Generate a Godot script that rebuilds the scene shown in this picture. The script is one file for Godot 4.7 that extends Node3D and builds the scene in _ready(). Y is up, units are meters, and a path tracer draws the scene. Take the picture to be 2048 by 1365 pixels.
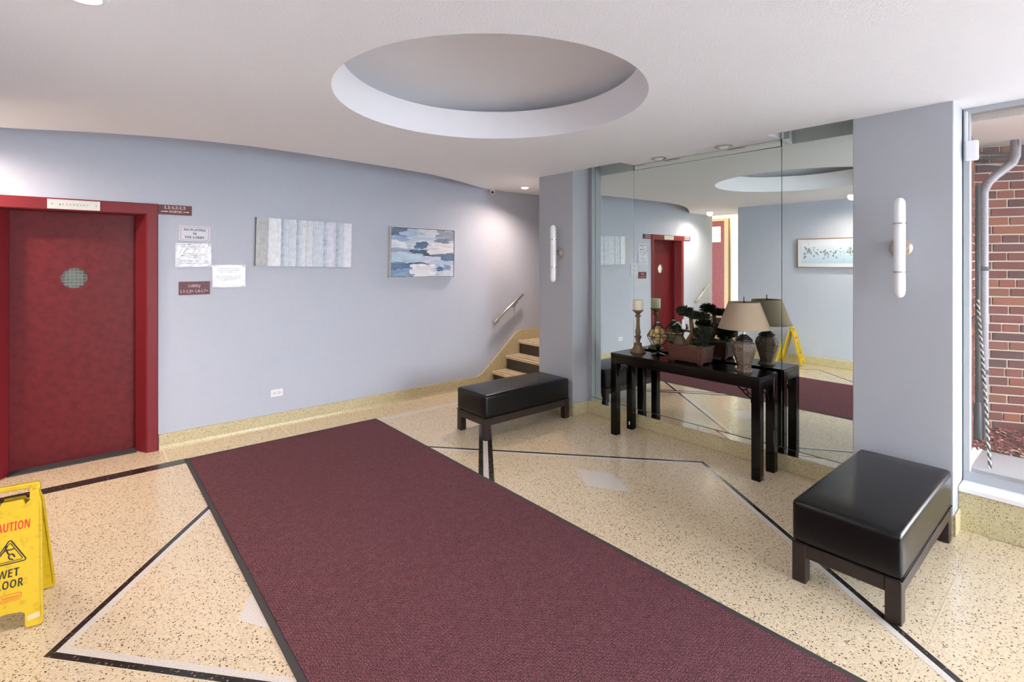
extends Node3D
# An apartment-house lobby. +x runs along the back wall towards the stairs, -z towards the back wall, y up, metres.

var mat := {}
var rng := RandomNumberGenerator.new()
var used := {}
const HC := 2.62          # ceiling
const ZA := -5.388        # face of the back wall
const XM := 4.217         # mirror plane
const XC := -0.5          # face of the side wall behind the camera
const XP := 3.99          # face of the pillars

# ------------------------------------------------------------------ helpers
func numbered(n: String) -> String:
	if not used.has(n):
		used[n] = 0
		return n
	used[n] += 1
	return "%s_%03d" % [n, used[n]]

func tag(o: Node, label := "", category := "", group := "", kind := "") -> Node:
	if label: o.set_meta("label", label)
	if category: o.set_meta("category", category)
	if group: o.set_meta("group", group)
	if kind: o.set_meta("kind", kind)
	return o

func thing(called: String, at: Vector3, label: String, category: String, group := "", kind := "", turn := 0.0) -> Node3D:
	var o := Node3D.new()
	o.name = numbered(called)
	add_child(o)
	o.position = at
	o.rotation.y = turn
	tag(o, label, category, group, kind)
	return o

func begin(flat := true) -> SurfaceTool:
	var st := SurfaceTool.new()
	st.begin(Mesh.PRIMITIVE_TRIANGLES)
	st.set_smooth_group(-1 if flat else 0)
	return st

func put(st: SurfaceTool, called: String, m: Material, parent: Node = self) -> MeshInstance3D:
	st.generate_normals()
	return put_mesh(st.commit(), called, m, parent)

func put_mesh(me: Mesh, called: String, m: Material, parent: Node = self) -> MeshInstance3D:
	var o := MeshInstance3D.new()
	o.mesh = me
	o.material_override = m
	o.name = numbered(called) if parent == self else called
	parent.add_child(o, true)
	return o

func face(st: SurfaceTool, pts: Array, out: Vector3, uv := []) -> void:
	var a: Vector3 = pts[0]
	var cr := Vector3.ZERO
	for i in range(1, pts.size() - 1):
		cr += ((pts[i] as Vector3) - a).cross((pts[i + 1] as Vector3) - a)
	var flip := cr.dot(out) > 0.0
	for i in range(1, pts.size() - 1):
		var order := [0, i + 1, i] if flip else [0, i, i + 1]
		for k in order:
			if uv.size(): st.set_uv(uv[k])
			st.add_vertex(pts[k])

func box(st: SurfaceTool, c: Vector3, s: Vector3, b := 0.0, xf := Transform3D.IDENTITY) -> void:
	var h := s * 0.5
	b = minf(b, minf(h.x, minf(h.y, h.z)) * 0.95)
	var bas := xf.basis
	for ax in 3:
		var u := (ax + 1) % 3
		var v := (ax + 2) % 3
		for sg in [-1.0, 1.0]:
			var pts := []
			for q in [[-1, -1], [1, -1], [1, 1], [-1, 1]]:
				var p := Vector3.ZERO
				p[ax] = sg * h[ax]
				p[u] = q[0] * (h[u] - b)
				p[v] = q[1] * (h[v] - b)
				pts.append(xf * (p + c))
			var o := Vector3.ZERO
			o[ax] = sg
			face(st, pts, bas * o)
		if b > 0.0:
			for su in [-1.0, 1.0]:
				for sv in [-1.0, 1.0]:
					var pts := []
					for q in [[-1.0, 0], [1.0, 0], [1.0, 1], [-1.0, 1]]:
						var p := Vector3.ZERO
						p[ax] = q[0] * (h[ax] - b)
						p[u] = su * (h[u] - (b if q[1] == 1 else 0.0))
						p[v] = sv * (h[v] - (0.0 if q[1] == 1 else b))
						pts.append(xf * (p + c))
					var o := Vector3.ZERO
					o[u] = su
					o[v] = sv
					face(st, pts, bas * o)
	if b > 0.0:
		for sx in [-1.0, 1.0]:
			for sy in [-1.0, 1.0]:
				for sz in [-1.0, 1.0]:
					var g := Vector3(sx, sy, sz)
					var pts := []
					for ax in 3:
						var p := Vector3.ZERO
						for k in 3:
							p[k] = g[k] * (h[k] - (0.0 if k == ax else b))
						pts.append(xf * (p + c))
					face(st, pts, bas * g)

# box from corner to corner
func bx(st: SurfaceTool, a: Vector3, e: Vector3, b := 0.0) -> void:
	box(st, (a + e) * 0.5, (e - a).abs(), b)

func tube(st: SurfaceTool, path: Array, r, n := 10, caps := true) -> void:
	var rings := []
	var up := Vector3(0.13, 0.97, 0.21)
	for i in path.size():
		var d: Vector3 = ((path[mini(i + 1, path.size() - 1)] as Vector3) - (path[maxi(i - 1, 0)] as Vector3)).normalized()
		var x := d.cross(up)
		if x.length() < 0.05: x = d.cross(Vector3.RIGHT)
		x = x.normalized()
		var y := x.cross(d).normalized()
		up = y
		var rr: float = r[i] if r is Array else r
		var ring := []
		for k in n:
			var a := TAU * k / n
			ring.append((path[i] as Vector3) + (x * cos(a) + y * sin(a)) * rr)
		rings.append(ring)
	for i in path.size() - 1:
		for k in n:
			var q := (k + 1) % n
			var mid: Vector3 = (rings[i][k] + rings[i][q] + rings[i + 1][k] + rings[i + 1][q]) * 0.25
			face(st, [rings[i][k], rings[i][q], rings[i + 1][q], rings[i + 1][k]], mid - ((path[i] as Vector3) + (path[i + 1] as Vector3)) * 0.5)
	if caps:
		face(st, rings[0], (path[0] as Vector3) - (path[1] as Vector3))
		face(st, rings[-1], (path[-1] as Vector3) - (path[-2] as Vector3))

# profile: [r, y] pairs, revolved about a vertical axis through c
func lathe(st: SurfaceTool, prof: Array, c := Vector3.ZERO, n := 28, turn := 0.0, flat := false) -> void:
	var grp := 1
	for i in prof.size() - 1:
		var d1 := Vector2(prof[i + 1][0] - prof[i][0], prof[i + 1][1] - prof[i][1])
		if i > 0 and not flat:
			var d0 := Vector2(prof[i][0] - prof[i - 1][0], prof[i][1] - prof[i - 1][1])
			if absf(d0.angle_to(d1)) > 0.6: grp += 1
		st.set_smooth_group(-1 if flat else grp)
		var nr := Vector2(d1.y, -d1.x)
		for k in n:
			var a0 := TAU * k / n + turn
			var a1 := TAU * (k + 1) / n + turn
			var p := []
			var uv := []
			for q in [[i, a0, k], [i, a1, k + 1], [i + 1, a1, k + 1], [i + 1, a0, k]]:
				p.append(c + Vector3(cos(q[1]) * prof[q[0]][0], prof[q[0]][1], sin(q[1]) * prof[q[0]][0]))
				uv.append(Vector2(float(q[2]) / n, float(q[0]) / prof.size()))
			var am := (a0 + a1) * 0.5
			var out := Vector3(cos(am) * nr.x, nr.y, sin(am) * nr.x)
			if prof[i][0] < 1e-6: face(st, [p[0], p[2], p[3]], out, [uv[0], uv[2], uv[3]])
			elif prof[i + 1][0] < 1e-6: face(st, [p[0], p[1], p[2]], out, [uv[0], uv[1], uv[2]])
			else: face(st, p, out, uv)

# polygon (Vector2 list) in a plane, extruded: at(x,y) = o + ex*x + ey*y, depth along ez
func prism(st: SurfaceTool, poly: PackedVector2Array, o: Vector3, ex: Vector3, ey: Vector3, ez: Vector3) -> void:
	var idx := Geometry2D.triangulate_polygon(poly)
	for i in range(0, idx.size(), 3):
		var a := []
		var b := []
		for k in 3:
			var p := o + ex * poly[idx[i + k]].x + ey * poly[idx[i + k]].y
			a.append(p)
			b.append(p + ez)
		face(st, a, -ez)
		face(st, b, ez)
	var cw := Geometry2D.is_polygon_clockwise(poly)
	for i in poly.size():
		var p := poly[i]
		var q := poly[(i + 1) % poly.size()]
		var d := q - p
		var nn := Vector2(d.y, -d.x) * (-1.0 if cw else 1.0)
		var p0 := o + ex * p.x + ey * p.y
		var q0 := o + ex * q.x + ey * q.y
		face(st, [p0, q0, q0 + ez, p0 + ez], ex * nn.x + ey * nn.y)

# rounded block with a softly domed top, centre of its base at the origin
func cushion(st: SurfaceTool, s: Vector3, r: float, dome: float) -> void:
	st.set_smooth_group(0)
	var h := s * 0.5
	for ax in 3:
		var u := (ax + 1) % 3
		var v := (ax + 2) % 3
		var cu := steps_for(h[u], r)
		var cv := steps_for(h[v], r)
		for sg in [-1.0, 1.0]:
			for i in cu.size() - 1:
				for j in cv.size() - 1:
					var pts := []
					for q in [[i, j], [i + 1, j], [i + 1, j + 1], [i, j + 1]]:
						var p := Vector3.ZERO
						p[ax] = sg * h[ax]
						p[u] = cu[q[0]]
						p[v] = cv[q[1]]
						var inn := p.clamp(-(h - Vector3.ONE * r), h - Vector3.ONE * r)
						p = inn + (p - inn).normalized() * r
						if p.y > 0.0:
							p.y += dome * (p.y / h.y) * (1.0 - pow(absf(p.x) / h.x, 2.4)) * (1.0 - pow(absf(p.z) / h.z, 2.4))
						pts.append(p + Vector3(0, h.y, 0))
					var o := Vector3.ZERO
					o[ax] = sg
					face(st, pts, o)

func steps_for(h: float, r: float) -> Array:
	var a := [-h, -h + r * 0.25, -h + r * 0.55, -h + r]
	for i in range(1, 8): a.append(lerpf(-h + r, h - r, i / 8.0))
	a.append_array([h - r, h - r * 0.55, h - r * 0.25, h])
	return a

func std(c: Color, rough := 0.6, metal := 0.0, spec := 0.5) -> StandardMaterial3D:
	var m := StandardMaterial3D.new()
	m.albedo_color = c
	m.roughness = rough
	m.metallic = metal
	m.metallic_specular = spec
	return m

func rgb(r: float, g: float, b: float) -> Color:
	return Color(r / 255.0, g / 255.0, b / 255.0)

func noise_tex(freq: float, size := 512, type := FastNoiseLite.TYPE_SIMPLEX_SMOOTH, octaves := 4, ramp: Gradient = null, seed_ := 1) -> NoiseTexture2D:
	var n := FastNoiseLite.new()
	n.seed = seed_
	n.noise_type = type
	n.frequency = freq
	n.fractal_octaves = octaves
	var t := NoiseTexture2D.new()
	t.width = size
	t.height = size
	t.seamless = true
	t.noise = n
	if ramp: t.color_ramp = ramp
	return t

func ramp(offs: Array, cols: Array) -> Gradient:
	var g := Gradient.new()
	g.offsets = PackedFloat32Array(offs)
	g.colors = PackedColorArray(cols)
	return g

func tri(m: StandardMaterial3D, per_m: float, world := true) -> StandardMaterial3D:
	m.uv1_triplanar = true
	m.uv1_world_triplanar = world
	m.uv1_triplanar_sharpness = 8.0
	m.uv1_scale = Vector3.ONE * per_m
	return m

func bump(m: StandardMaterial3D, t: Texture2D, cm: float) -> StandardMaterial3D:
	m.heightmap_enabled = true
	m.heightmap_texture = t
	m.heightmap_scale = cm
	return m

func text(s: String, w: float, h: float, m: Material, parent: Node, at: Vector3, serif := false, bold := true, roll := 0.0, italic := 0.0) -> MeshInstance3D:
	var f := SystemFont.new()
	f.font_names = PackedStringArray(["Droid Serif" if serif else "Droid Sans"])
	f.font_weight = 700 if bold else 400
	var t := TextMesh.new()
	t.font = f
	t.font_size = 48
	t.pixel_size = 0.01
	t.depth = 0.02
	t.text = s
	var bb := t.get_aabb()
	var o := put_mesh(t, "lettering", m, parent)
	var sc := Vector3(w / bb.size.x, h / bb.size.y, 0.03)
	var ba := Basis(Vector3(cos(roll), sin(roll), 0), Vector3(-sin(roll) + italic, cos(roll), 0), Vector3(0, 0, 1))
	o.transform = Transform3D(ba * Basis.from_scale(sc), at) * Transform3D(Basis.IDENTITY, -bb.get_center())
	return o

# ------------------------------------------------------------------ textures
func img_tex(n: int, n2: int, data: PackedByteArray) -> ImageTexture:
	return ImageTexture.create_from_image(Image.create_from_data(n, n2, false, Image.FORMAT_RGB8, data))

func terrazzo(base: Color, sd: int) -> ImageTexture:
	var n := 1280
	rng.seed = sd
	var d := PackedByteArray()
	d.resize(n * n * 3)
	var br := int(base.r * 255)
	var bg := int(base.g * 255)
	var bb := int(base.b * 255)
	for i in n * n:
		var k := (i * 7919 + (i / n) * 104729) % 13 - 6
		d[i * 3] = clampi(br + k, 0, 255)
		d[i * 3 + 1] = clampi(bg + k, 0, 255)
		d[i * 3 + 2] = clampi(bb + k, 0, 255)
	for c in 21000:
		var col: Color
		var r := 0.0
		if c < 9500:
			var j := rng.randf_range(-0.05, 0.05)
			col = Color(base.r + j, base.g + j, base.b + j * 1.2)
			r = rng.randf_range(3.0, 8.0)
		else:
			var t := rng.randf()
			if t < 0.40: col = rgb(52, 45, 40)
			elif t < 0.58: col = rgb(122, 84, 48)
			elif t < 0.72: col = rgb(108, 102, 82)
			elif t < 0.86: col = rgb(186, 150, 96)
			else: col = rgb(238, 232, 218)
			r = rng.randf_range(1.2, 2.4) if rng.randf() < 0.6 else rng.randf_range(2.2, 4.4)
		var cx := rng.randi_range(0, n - 1)
		var cy := rng.randi_range(0, n - 1)
		var a := rng.randf() * TAU
		var ca := cos(a)
		var sa := sin(a)
		var ex := rng.randf_range(0.55, 0.9)
		var ri := int(ceil(r))
		for y in range(-ri, ri + 1):
			for x in range(-ri, ri + 1):
				var u: float = absf(x * ca + y * sa) / r
				var v: float = absf(y * ca - x * sa) / (r * ex)
				if u * u + v * v < 1.0 and u + v < 1.25:
					var at := (posmod(cy + y, n) * n + posmod(cx + x, n)) * 3
					d[at] = clampi(int(col.r * 255), 0, 255)
					d[at + 1] = clampi(int(col.g * 255), 0, 255)
					d[at + 2] = clampi(int(col.b * 255), 0, 255)
	return img_tex(n, n, d)

func dark_terrazzo() -> ImageTexture:
	var n := 512
	rng.seed = 88
	var im := Image.create(n, n, false, Image.FORMAT_RGB8)
	im.fill(rgb(44, 42, 40))
	for c in 1500:
		var col := [rgb(120, 96, 60), rgb(74, 70, 64), rgb(140, 126, 100), rgb(28, 26, 26)][rng.randi() % 4] as Color
		var w := rng.randi_range(2, 6)
		im.fill_rect(Rect2i(rng.randi_range(0, n - 8), rng.randi_range(0, n - 8), w, rng.randi_range(2, 5)), col)
	return ImageTexture.create_from_image(im)

func carpet() -> Array:
	var n := 1024
	rng.seed = 31
	var d := PackedByteArray()
	d.resize(n * n * 3)
	var hgt := PackedByteArray()
	hgt.resize(n * n * 3)
	var fl := FastNoiseLite.new()
	fl.frequency = 0.012
	fl.fractal_octaves = 3
	var fine_ := FastNoiseLite.new()
	fine_.seed = 3
	fine_.frequency = 0.11
	fine_.fractal_octaves = 2
	for y in n:
		for x in n:
			var cell := (x / 16 + y / 16) % 2
			var w := 0.5 + 0.5 * sin(TAU * ((x if cell == 0 else y) % 8) / 8.0 + 0.7)
			var k := w * 0.6 + rng.randf() * 0.4
			if (x % 16 < 2 or y % 16 < 2): k *= 0.6
			var big := fl.get_noise_2d(x, y) * 0.045
			var cj := float(((x / 16) * 73856093 ^ (y / 16) * 19349663) % 97) / 97.0 - 0.5
			var v := 0.76 + 0.8 * (k - 0.40) + big + 0.42 * fine_.get_noise_2d(x, y) + 0.10 * cj
			if rng.randf() < 0.014: v += 0.6
			var at := (y * n + x) * 3
			d[at] = clampi(int(130 * v), 0, 255)
			d[at + 1] = clampi(int(86 * v), 0, 255)
			d[at + 2] = clampi(int(92 * v), 0, 255)
			var hh := clampi(int(k * 255), 0, 255)
			hgt[at] = hh
			hgt[at + 1] = hh
			hgt[at + 2] = hh
	return [img_tex(n, n, d), img_tex(n, n, hgt)]

func planks_art() -> ImageTexture:
	var w := 768
	var h := 384
	rng.seed = 5
	var d := PackedByteArray()
	d.resize(w * h * 3)
	# edges of the painted boards, their colours, and the blue paint along each left edge
	var ed := [0.0, 0.115, 0.24, 0.315, 0.395, 0.49, 0.565, 0.685, 0.825, 0.905, 1.01]
	var co := [rgb(188, 191, 192), rgb(234, 239, 244), rgb(212, 220, 230), rgb(214, 223, 231), rgb(222, 228, 236), rgb(220, 225, 231), rgb(210, 220, 229), rgb(232, 234, 245), rgb(210, 217, 227), rgb(232, 237, 244)]
	var blue := [0.0, 0.02, 0.20, 0.04, 0.20, 0.05, 0.03, 0.20, 0.14, 0.03]
	var fl := FastNoiseLite.new()
	fl.seed = 4
	fl.frequency = 1.0
	fl.fractal_octaves = 4
	for y in h:
		for x in w:
			var u := float(x) / w + 0.006 * fl.get_noise_2d(x * 0.004, y * 0.012)
			var b := 0
			while b < 9 and u >= ed[b + 1]: b += 1
			var lo: float = ed[b]
			var hi: float = ed[b + 1]
			var t := clampf((u - lo) / (hi - lo), 0.0, 1.0)
			var c: Color = co[b]
			var g := fl.get_noise_2d(x * 0.09 + b * 40.0, y * 0.008) * 0.035 + fl.get_noise_2d(x * 0.02 + b * 70.0, y * 0.02) * 0.05
			g += sin(x * 0.30 + 9.0 * fl.get_noise_2d(x * 0.006 + b * 31.0, y * 0.006)) * (0.022 if b in [5, 6, 8] else 0.006)
			var k: float = blue[b] * pow(1.0 - t, 2.5) * (1.0 + 0.8 * fl.get_noise_2d(y * 0.02, b * 9.0))
			if b == 7: k += 0.15 * pow(t, 4.0)
			if t < 0.03 and b > 0: k += 0.08
			var at := (y * w + x) * 3
			d[at] = clampi(int((c.r + g - k * 1.15) * 255), 0, 255)
			d[at + 1] = clampi(int((c.g + g - k) * 255), 0, 255)
			d[at + 2] = clampi(int((c.b + g - k * 0.72) * 255), 0, 255)
	return img_tex(w, h, d)

func strokes_art() -> ImageTexture:
	var w := 576
	var h := 384
	rng.seed = 17
	var im := Image.create(w, h, false, Image.FORMAT_RGB8)
	im.fill(rgb(182, 198, 216))
	# patches of paint: [x, y, half width, half height, colour], in hundredths of the canvas
	var L := [[12, 8, 14, 9, rgb(96, 114, 138)], [34, 9, 15, 11, rgb(160, 184, 210)], [62, 9, 16, 11, rgb(204, 210, 218)], [88, 12, 13, 10, rgb(146, 154, 170)],
		[16, 22, 18, 5, rgb(148, 170, 206)], [55, 22, 22, 5, rgb(190, 204, 224)], [14, 34, 18, 6, rgb(224, 228, 236)], [38, 33, 12, 7, rgb(200, 210, 222)], [75, 33, 24, 7, rgb(220, 223, 231)], [46, 34, 8, 7, rgb(84, 110, 142)], [80, 23, 9, 4, rgb(122, 134, 154)],
		[14, 46, 16, 4, rgb(150, 166, 190)], [44, 48, 15, 3, rgb(70, 90, 116)], [56, 54, 8, 3, rgb(64, 86, 98)], [78, 47, 22, 5, rgb(228, 224, 226)],
		[22, 62, 26, 11, rgb(180, 204, 220)], [82, 59, 17, 7, rgb(98, 120, 150)], [62, 65, 12, 8, rgb(198, 208, 224)], [16, 80, 18, 8, rgb(98, 126, 160)], [38, 73, 14, 2, rgb(74, 94, 126)], [14, 93, 17, 7, rgb(128, 156, 188)], [52, 88, 19, 12, rgb(230, 231, 238)], [84, 73, 15, 6, rgb(176, 198, 220)], [86, 90, 16, 11, rgb(198, 207, 225)], [76, 84, 5, 4, rgb(84, 108, 142)], [90, 80, 5, 5, rgb(132, 152, 182)]]
	for l in L:
		for k in 46:
			var c: Color = l[4]
			var j := rng.randf_range(-0.045, 0.045)
			var a := rng.randf_range(0.15, 0.55) * float(l[2]) * w * 0.01
			var bq := rng.randf_range(0.12, 0.42) * float(l[3]) * h * 0.01 + 1.5
			var cx: float = (l[0] + clampf(rng.randfn(0.0, 0.5), -1.0, 1.0) * l[2]) * w * 0.01
			var cy: float = (l[1] + clampf(rng.randfn(0.0, 0.5), -1.0, 1.0) * l[3]) * h * 0.01
			blob(im, cx, cy, a, bq, rng.randfn(0.0, 0.05), Color(c.r + j, c.g + j, c.b + j), true)
	for k in 700:
		var x := rng.randi_range(0, w - 40)
		var y := rng.randi_range(0, h - 4)
		var c := im.get_pixel(x, y)
		var j := rng.randf_range(-0.05, 0.06)
		im.fill_rect(Rect2i(x, y, rng.randi_range(6, 36), rng.randi_range(1, 3)), Color(c.r + j, c.g + j, c.b + j))
	return ImageTexture.create_from_image(im)

func blob(im: Image, cx: float, cy: float, a: float, b: float, ang: float, c: Color, square := false) -> void:
	var r := int(maxf(a, b)) + 1
	for y in range(-r, r + 1):
		for x in range(-r, r + 1):
			var u := (x * cos(ang) + y * sin(ang)) / a
			var v := (y * cos(ang) - x * sin(ang)) / b
			var px := int(cx) + x
			var py := int(cy) + y
			if (u * u * u * u + v * v * v * v if square else u * u + v * v) < 1.0 and px >= 0 and py >= 0 and px < im.get_width() and py < im.get_height():
				im.set_pixel(px, py, c)

func branch_art() -> ImageTexture:
	var w := 640
	var h := 200
	rng.seed = 23
	var im := Image.create(w, h, false, Image.FORMAT_RGB8)
	for y in h:
		for x in w:
			var t := float(y) / h * 0.6 + 0.4 * (1.0 - float(x) / w) + rng.randf_range(-0.04, 0.04)
			im.set_pixel(x, y, rgb(224, 228, 236).lerp(rgb(160, 194, 214), clampf(t, 0, 1)))
	for k in 130:
		var x := rng.randf_range(30, w - 20)
		var y := 100.0 + rng.randfn(0.0, 26.0) + 14.0 * sin(x * 0.02)
		blob(im, x, y, rng.randf_range(5, 15), rng.randf_range(2, 5), rng.randf() * TAU, [rgb(84, 90, 96), rgb(122, 128, 134), rgb(150, 156, 150), rgb(104, 108, 118)][rng.randi() % 4])
	return ImageTexture.create_from_image(im)

func notice_tex(kind: int) -> ImageTexture:
	var w := 300
	var h := 224
	rng.seed = 40 + kind
	var im := Image.create(w, h, false, Image.FORMAT_RGB8)
	im.fill(rgb(208, 211, 221))
	var rows := [[14, 44, 70], [34, 44, 180], [54, 90, 120], [98, 70, 160], [116, 50, 200], [132, 110, 70], [164, 30, 160], [186, 40, 220]] if kind == 0 else [[34, 44, 200], [52, 52, 185], [70, 72, 150], [112, 36, 225], [130, 46, 205], [148, 86, 120]]
	for r in rows:
		var x: int = r[1]
		while x < r[1] + r[2]:
			var ww := rng.randi_range(6, 22)
			var g := rng.randf_range(0.26, 0.5)
			im.fill_rect(Rect2i(x, r[0], ww, 5), Color(g, g, g + 0.04))
			x += ww + rng.randi_range(3, 7)
	if kind == 0: im.fill_rect(Rect2i(240, 160, 28, 34), rgb(176, 178, 204))
	else:
		for e in [Rect2i(14, 12, 272, 2), Rect2i(14, 210, 272, 2), Rect2i(14, 12, 2, 200), Rect2i(284, 12, 2, 200)]:
			im.fill_rect(e, rgb(172, 174, 186))
	return ImageTexture.create_from_image(im)

func materials() -> void:
	var fine := noise_tex(0.16, 512, FastNoiseLite.TYPE_SIMPLEX_SMOOTH, 3)
	var stipple := noise_tex(0.09, 512, FastNoiseLite.TYPE_SIMPLEX_SMOOTH, 4, null, 9)
	var soft := noise_tex(0.012, 512, FastNoiseLite.TYPE_SIMPLEX_SMOOTH, 5, ramp([0.0, 0.5, 1.0], [Color(0.985, 0.985, 0.985), Color(0.995, 0.995, 0.995), Color(1, 1, 1)]), 3)
	mat.wall = tri(bump(std(rgb(188, 194, 207), 0.55), fine, 0.05), 1.6)
	mat.wall.albedo_texture = soft
	mat.cream = tri(bump(std(rgb(226, 219, 198), 0.6), fine, 0.05), 1.6)
	mat.ceiling = tri(bump(std(rgb(240, 241, 243), 0.8), stipple, 0.13), 1.4)
	mat.smooth_ceiling = tri(bump(std(rgb(236, 236, 239), 0.7), fine, 0.04), 1.5)
	mat.riser = tri(std(rgb(66, 60, 55), 0.5), 1.2)
	mat.pillar = tri(bump(std(rgb(177, 180, 186), 0.55), fine, 0.05), 1.6)
	mat.plain_dark = std(rgb(60, 60, 62), 0.8)
	mat.floor = tri(std(Color.WHITE, 0.17, 0.0, 0.5), 1.0 / 1.28)
	mat.floor.albedo_texture = terrazzo(rgb(221, 203, 171), 11)
	mat.floor.roughness_texture = noise_tex(0.03, 256, FastNoiseLite.TYPE_SIMPLEX_SMOOTH, 3, ramp([0.0, 1.0], [Color(0.75, 0.75, 0.75), Color(1, 1, 1)]), 6)
	mat.floor.roughness = 0.19
	mat.base = tri(std(rgb(244, 240, 224), 0.35), 1.0 / 0.9)
	mat.base.albedo_texture = terrazzo(rgb(212, 203, 172), 12)
	mat.black_strip = tri(std(Color.WHITE, 0.2), 1.0 / 0.8)
	mat.black_strip.albedo_texture = dark_terrazzo()
	mat.white_strip = tri(std(rgb(226, 219, 208), 0.22), 2.0)
	mat.white_strip.albedo_texture = noise_tex(0.2, 256, FastNoiseLite.TYPE_SIMPLEX, 2, ramp([0.0, 0.5, 1.0], [Color(0.86, 0.85, 0.84), Color(0.97, 0.97, 0.97), Color(1, 1, 1)]), 8)
	mat.brass = std(rgb(222, 206, 178), 0.4, 0.15)
	var cp := carpet()
	mat.carpet = tri(bump(std(Color.WHITE, 0.95, 0.0, 0.2), cp[1], 0.25), 1.0 / 0.82)
	mat.carpet.albedo_texture = cp[0]
	mat.rubber = std(rgb(62, 60, 58), 0.7)
	var mott := noise_tex(0.02, 512, FastNoiseLite.TYPE_SIMPLEX_SMOOTH, 5, ramp([0.0, 0.5, 1.0], [Color(0.80, 0.80, 0.80), Color(0.93, 0.93, 0.93), Color(1, 1, 1)]), 12)
	mat.maroon = tri(bump(std(rgb(110, 30, 36), 0.40, 0.0, 0.35), fine, 0.06), 1.2)
	mat.maroon.albedo_texture = mott
	mat.maroon_frame = tri(bump(std(rgb(122, 34, 42), 0.42, 0.0, 0.4), fine, 0.05), 1.2)
	mat.maroon_sign = std(rgb(94, 38, 50), 0.45)
	mat.steel = std(rgb(196, 196, 192), 0.32, 0.9)
	mat.plate = std(rgb(206, 206, 200), 0.42, 0.35)
	mat.chrome = std(rgb(214, 210, 206), 0.16, 1.0)
	mat.nickel = std(rgb(190, 178, 166), 0.28, 1.0)
	mat.alu = std(rgb(184, 188, 190), 0.38, 0.7)
	mat.white = std(rgb(236, 236, 238), 0.4)
	mat.opal = std(rgb(244, 245, 248), 0.22)
	mat.paper = std(rgb(214, 216, 225), 0.4)
	mat.black = std(rgb(22, 21, 21), 0.4)
	mat.ink = std(rgb(46, 46, 52), 0.6)
	mat.cream_ink = std(rgb(226, 206, 196), 0.6)
	mat.red_ink = std(rgb(196, 34, 30), 0.5)
	mat.lacquer = std(rgb(8, 8, 8), 0.10, 0.0, 0.36)
	mat.leather = tri(bump(std(rgb(13, 13, 14), 0.27, 0.0, 0.42), noise_tex(0.25, 256, FastNoiseLite.TYPE_CELLULAR, 2, null, 5), 0.03), 4.0, false)
	mat.espresso = tri(std(rgb(50, 35, 29), 0.42), 3.0, false)
	mat.espresso.albedo_texture = noise_tex(0.04, 256, FastNoiseLite.TYPE_SIMPLEX_SMOOTH, 4, ramp([0.0, 1.0], [Color(0.7, 0.7, 0.7), Color(1, 1, 1)]), 14)
	mat.mirror = std(rgb(226, 235, 230), 0.0, 1.0)
	mat.mirror_edge = std(rgb(48, 66, 64), 0.3)
	mat.glass = std(Color(0.92, 0.97, 0.95, 0.03), 0.02, 0.0, 0.28)
	mat.glass.transparency = BaseMaterial3D.TRANSPARENCY_ALPHA
	mat.wired_glass = std(Color(0.75, 0.8, 0.78, 0.08), 0.2, 0.0, 0.0)
	mat.wired_glass.transparency = BaseMaterial3D.TRANSPARENCY_ALPHA
	mat.wire = std(rgb(118, 128, 120), 0.6)
	mat.wax = std(rgb(232, 226, 200), 0.5)
	mat.wax.subsurf_scatter_enabled = true
	mat.wax.subsurf_scatter_strength = 0.2
	mat.antique = tri(std(rgb(140, 118, 88), 0.55), 8.0, false)
	mat.antique.albedo_texture = noise_tex(0.05, 256, FastNoiseLite.TYPE_SIMPLEX_SMOOTH, 4, ramp([0.0, 0.5, 1.0], [Color(0.62, 0.6, 0.55), Color(0.9, 0.88, 0.84), Color(1, 1, 1)]), 15)
	mat.planter = tri(bump(std(rgb(96, 50, 36), 0.36), stipple, 0.1), 5.0, false)
	mat.planter.albedo_texture = noise_tex(0.03, 256, FastNoiseLite.TYPE_SIMPLEX_SMOOTH, 5, ramp([0.0, 0.5, 1.0], [Color(0.55, 0.5, 0.48), Color(0.85, 0.84, 0.82), Color(1, 1, 1)]), 16)
	mat.soil = tri(bump(std(rgb(104, 92, 66), 0.95), stipple, 0.4), 6.0, false)
	mat.bark = tri(bump(std(rgb(122, 92, 66), 0.85), stipple, 0.3), 7.0, false)
	mat.needles = std(rgb(38, 50, 36), 0.75)
	mat.moss = std(rgb(112, 122, 80), 0.9)
	mat.rock = tri(bump(std(rgb(110, 98, 84), 0.9), stipple, 0.4), 8.0, false)
	mat.linen = tri(bump(std(rgb(168, 150, 126), 0.9), noise_tex(0.4, 256, FastNoiseLite.TYPE_VALUE, 2, null, 18), 0.04), 6.0, false)
	mat.linen.backlight_enabled = true
	mat.linen.backlight = Color(0.35, 0.3, 0.24)
	var cell := FastNoiseLite.new()
	cell.seed = 21
	cell.noise_type = FastNoiseLite.TYPE_CELLULAR
	cell.frequency = 0.035
	cell.cellular_return_type = FastNoiseLite.RETURN_DISTANCE2_SUB
	cell.fractal_type = FastNoiseLite.FRACTAL_NONE
	var ct := NoiseTexture2D.new()
	ct.width = 512
	ct.height = 512
	ct.seamless = true
	ct.noise = cell
	ct.color_ramp = ramp([0.0, 0.10, 0.22, 1.0], [rgb(44, 36, 28), rgb(66, 54, 42), rgb(122, 108, 94), rgb(138, 126, 112)])
	mat.jar = tri(std(Color.WHITE, 0.14), 7.0, false)
	mat.jar.albedo_texture = ct
	mat.jar_cap = std(rgb(40, 36, 35), 0.5)
	mat.yellow = tri(bump(std(rgb(200, 168, 12), 0.45), fine, 0.04), 3.0, false)
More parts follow.
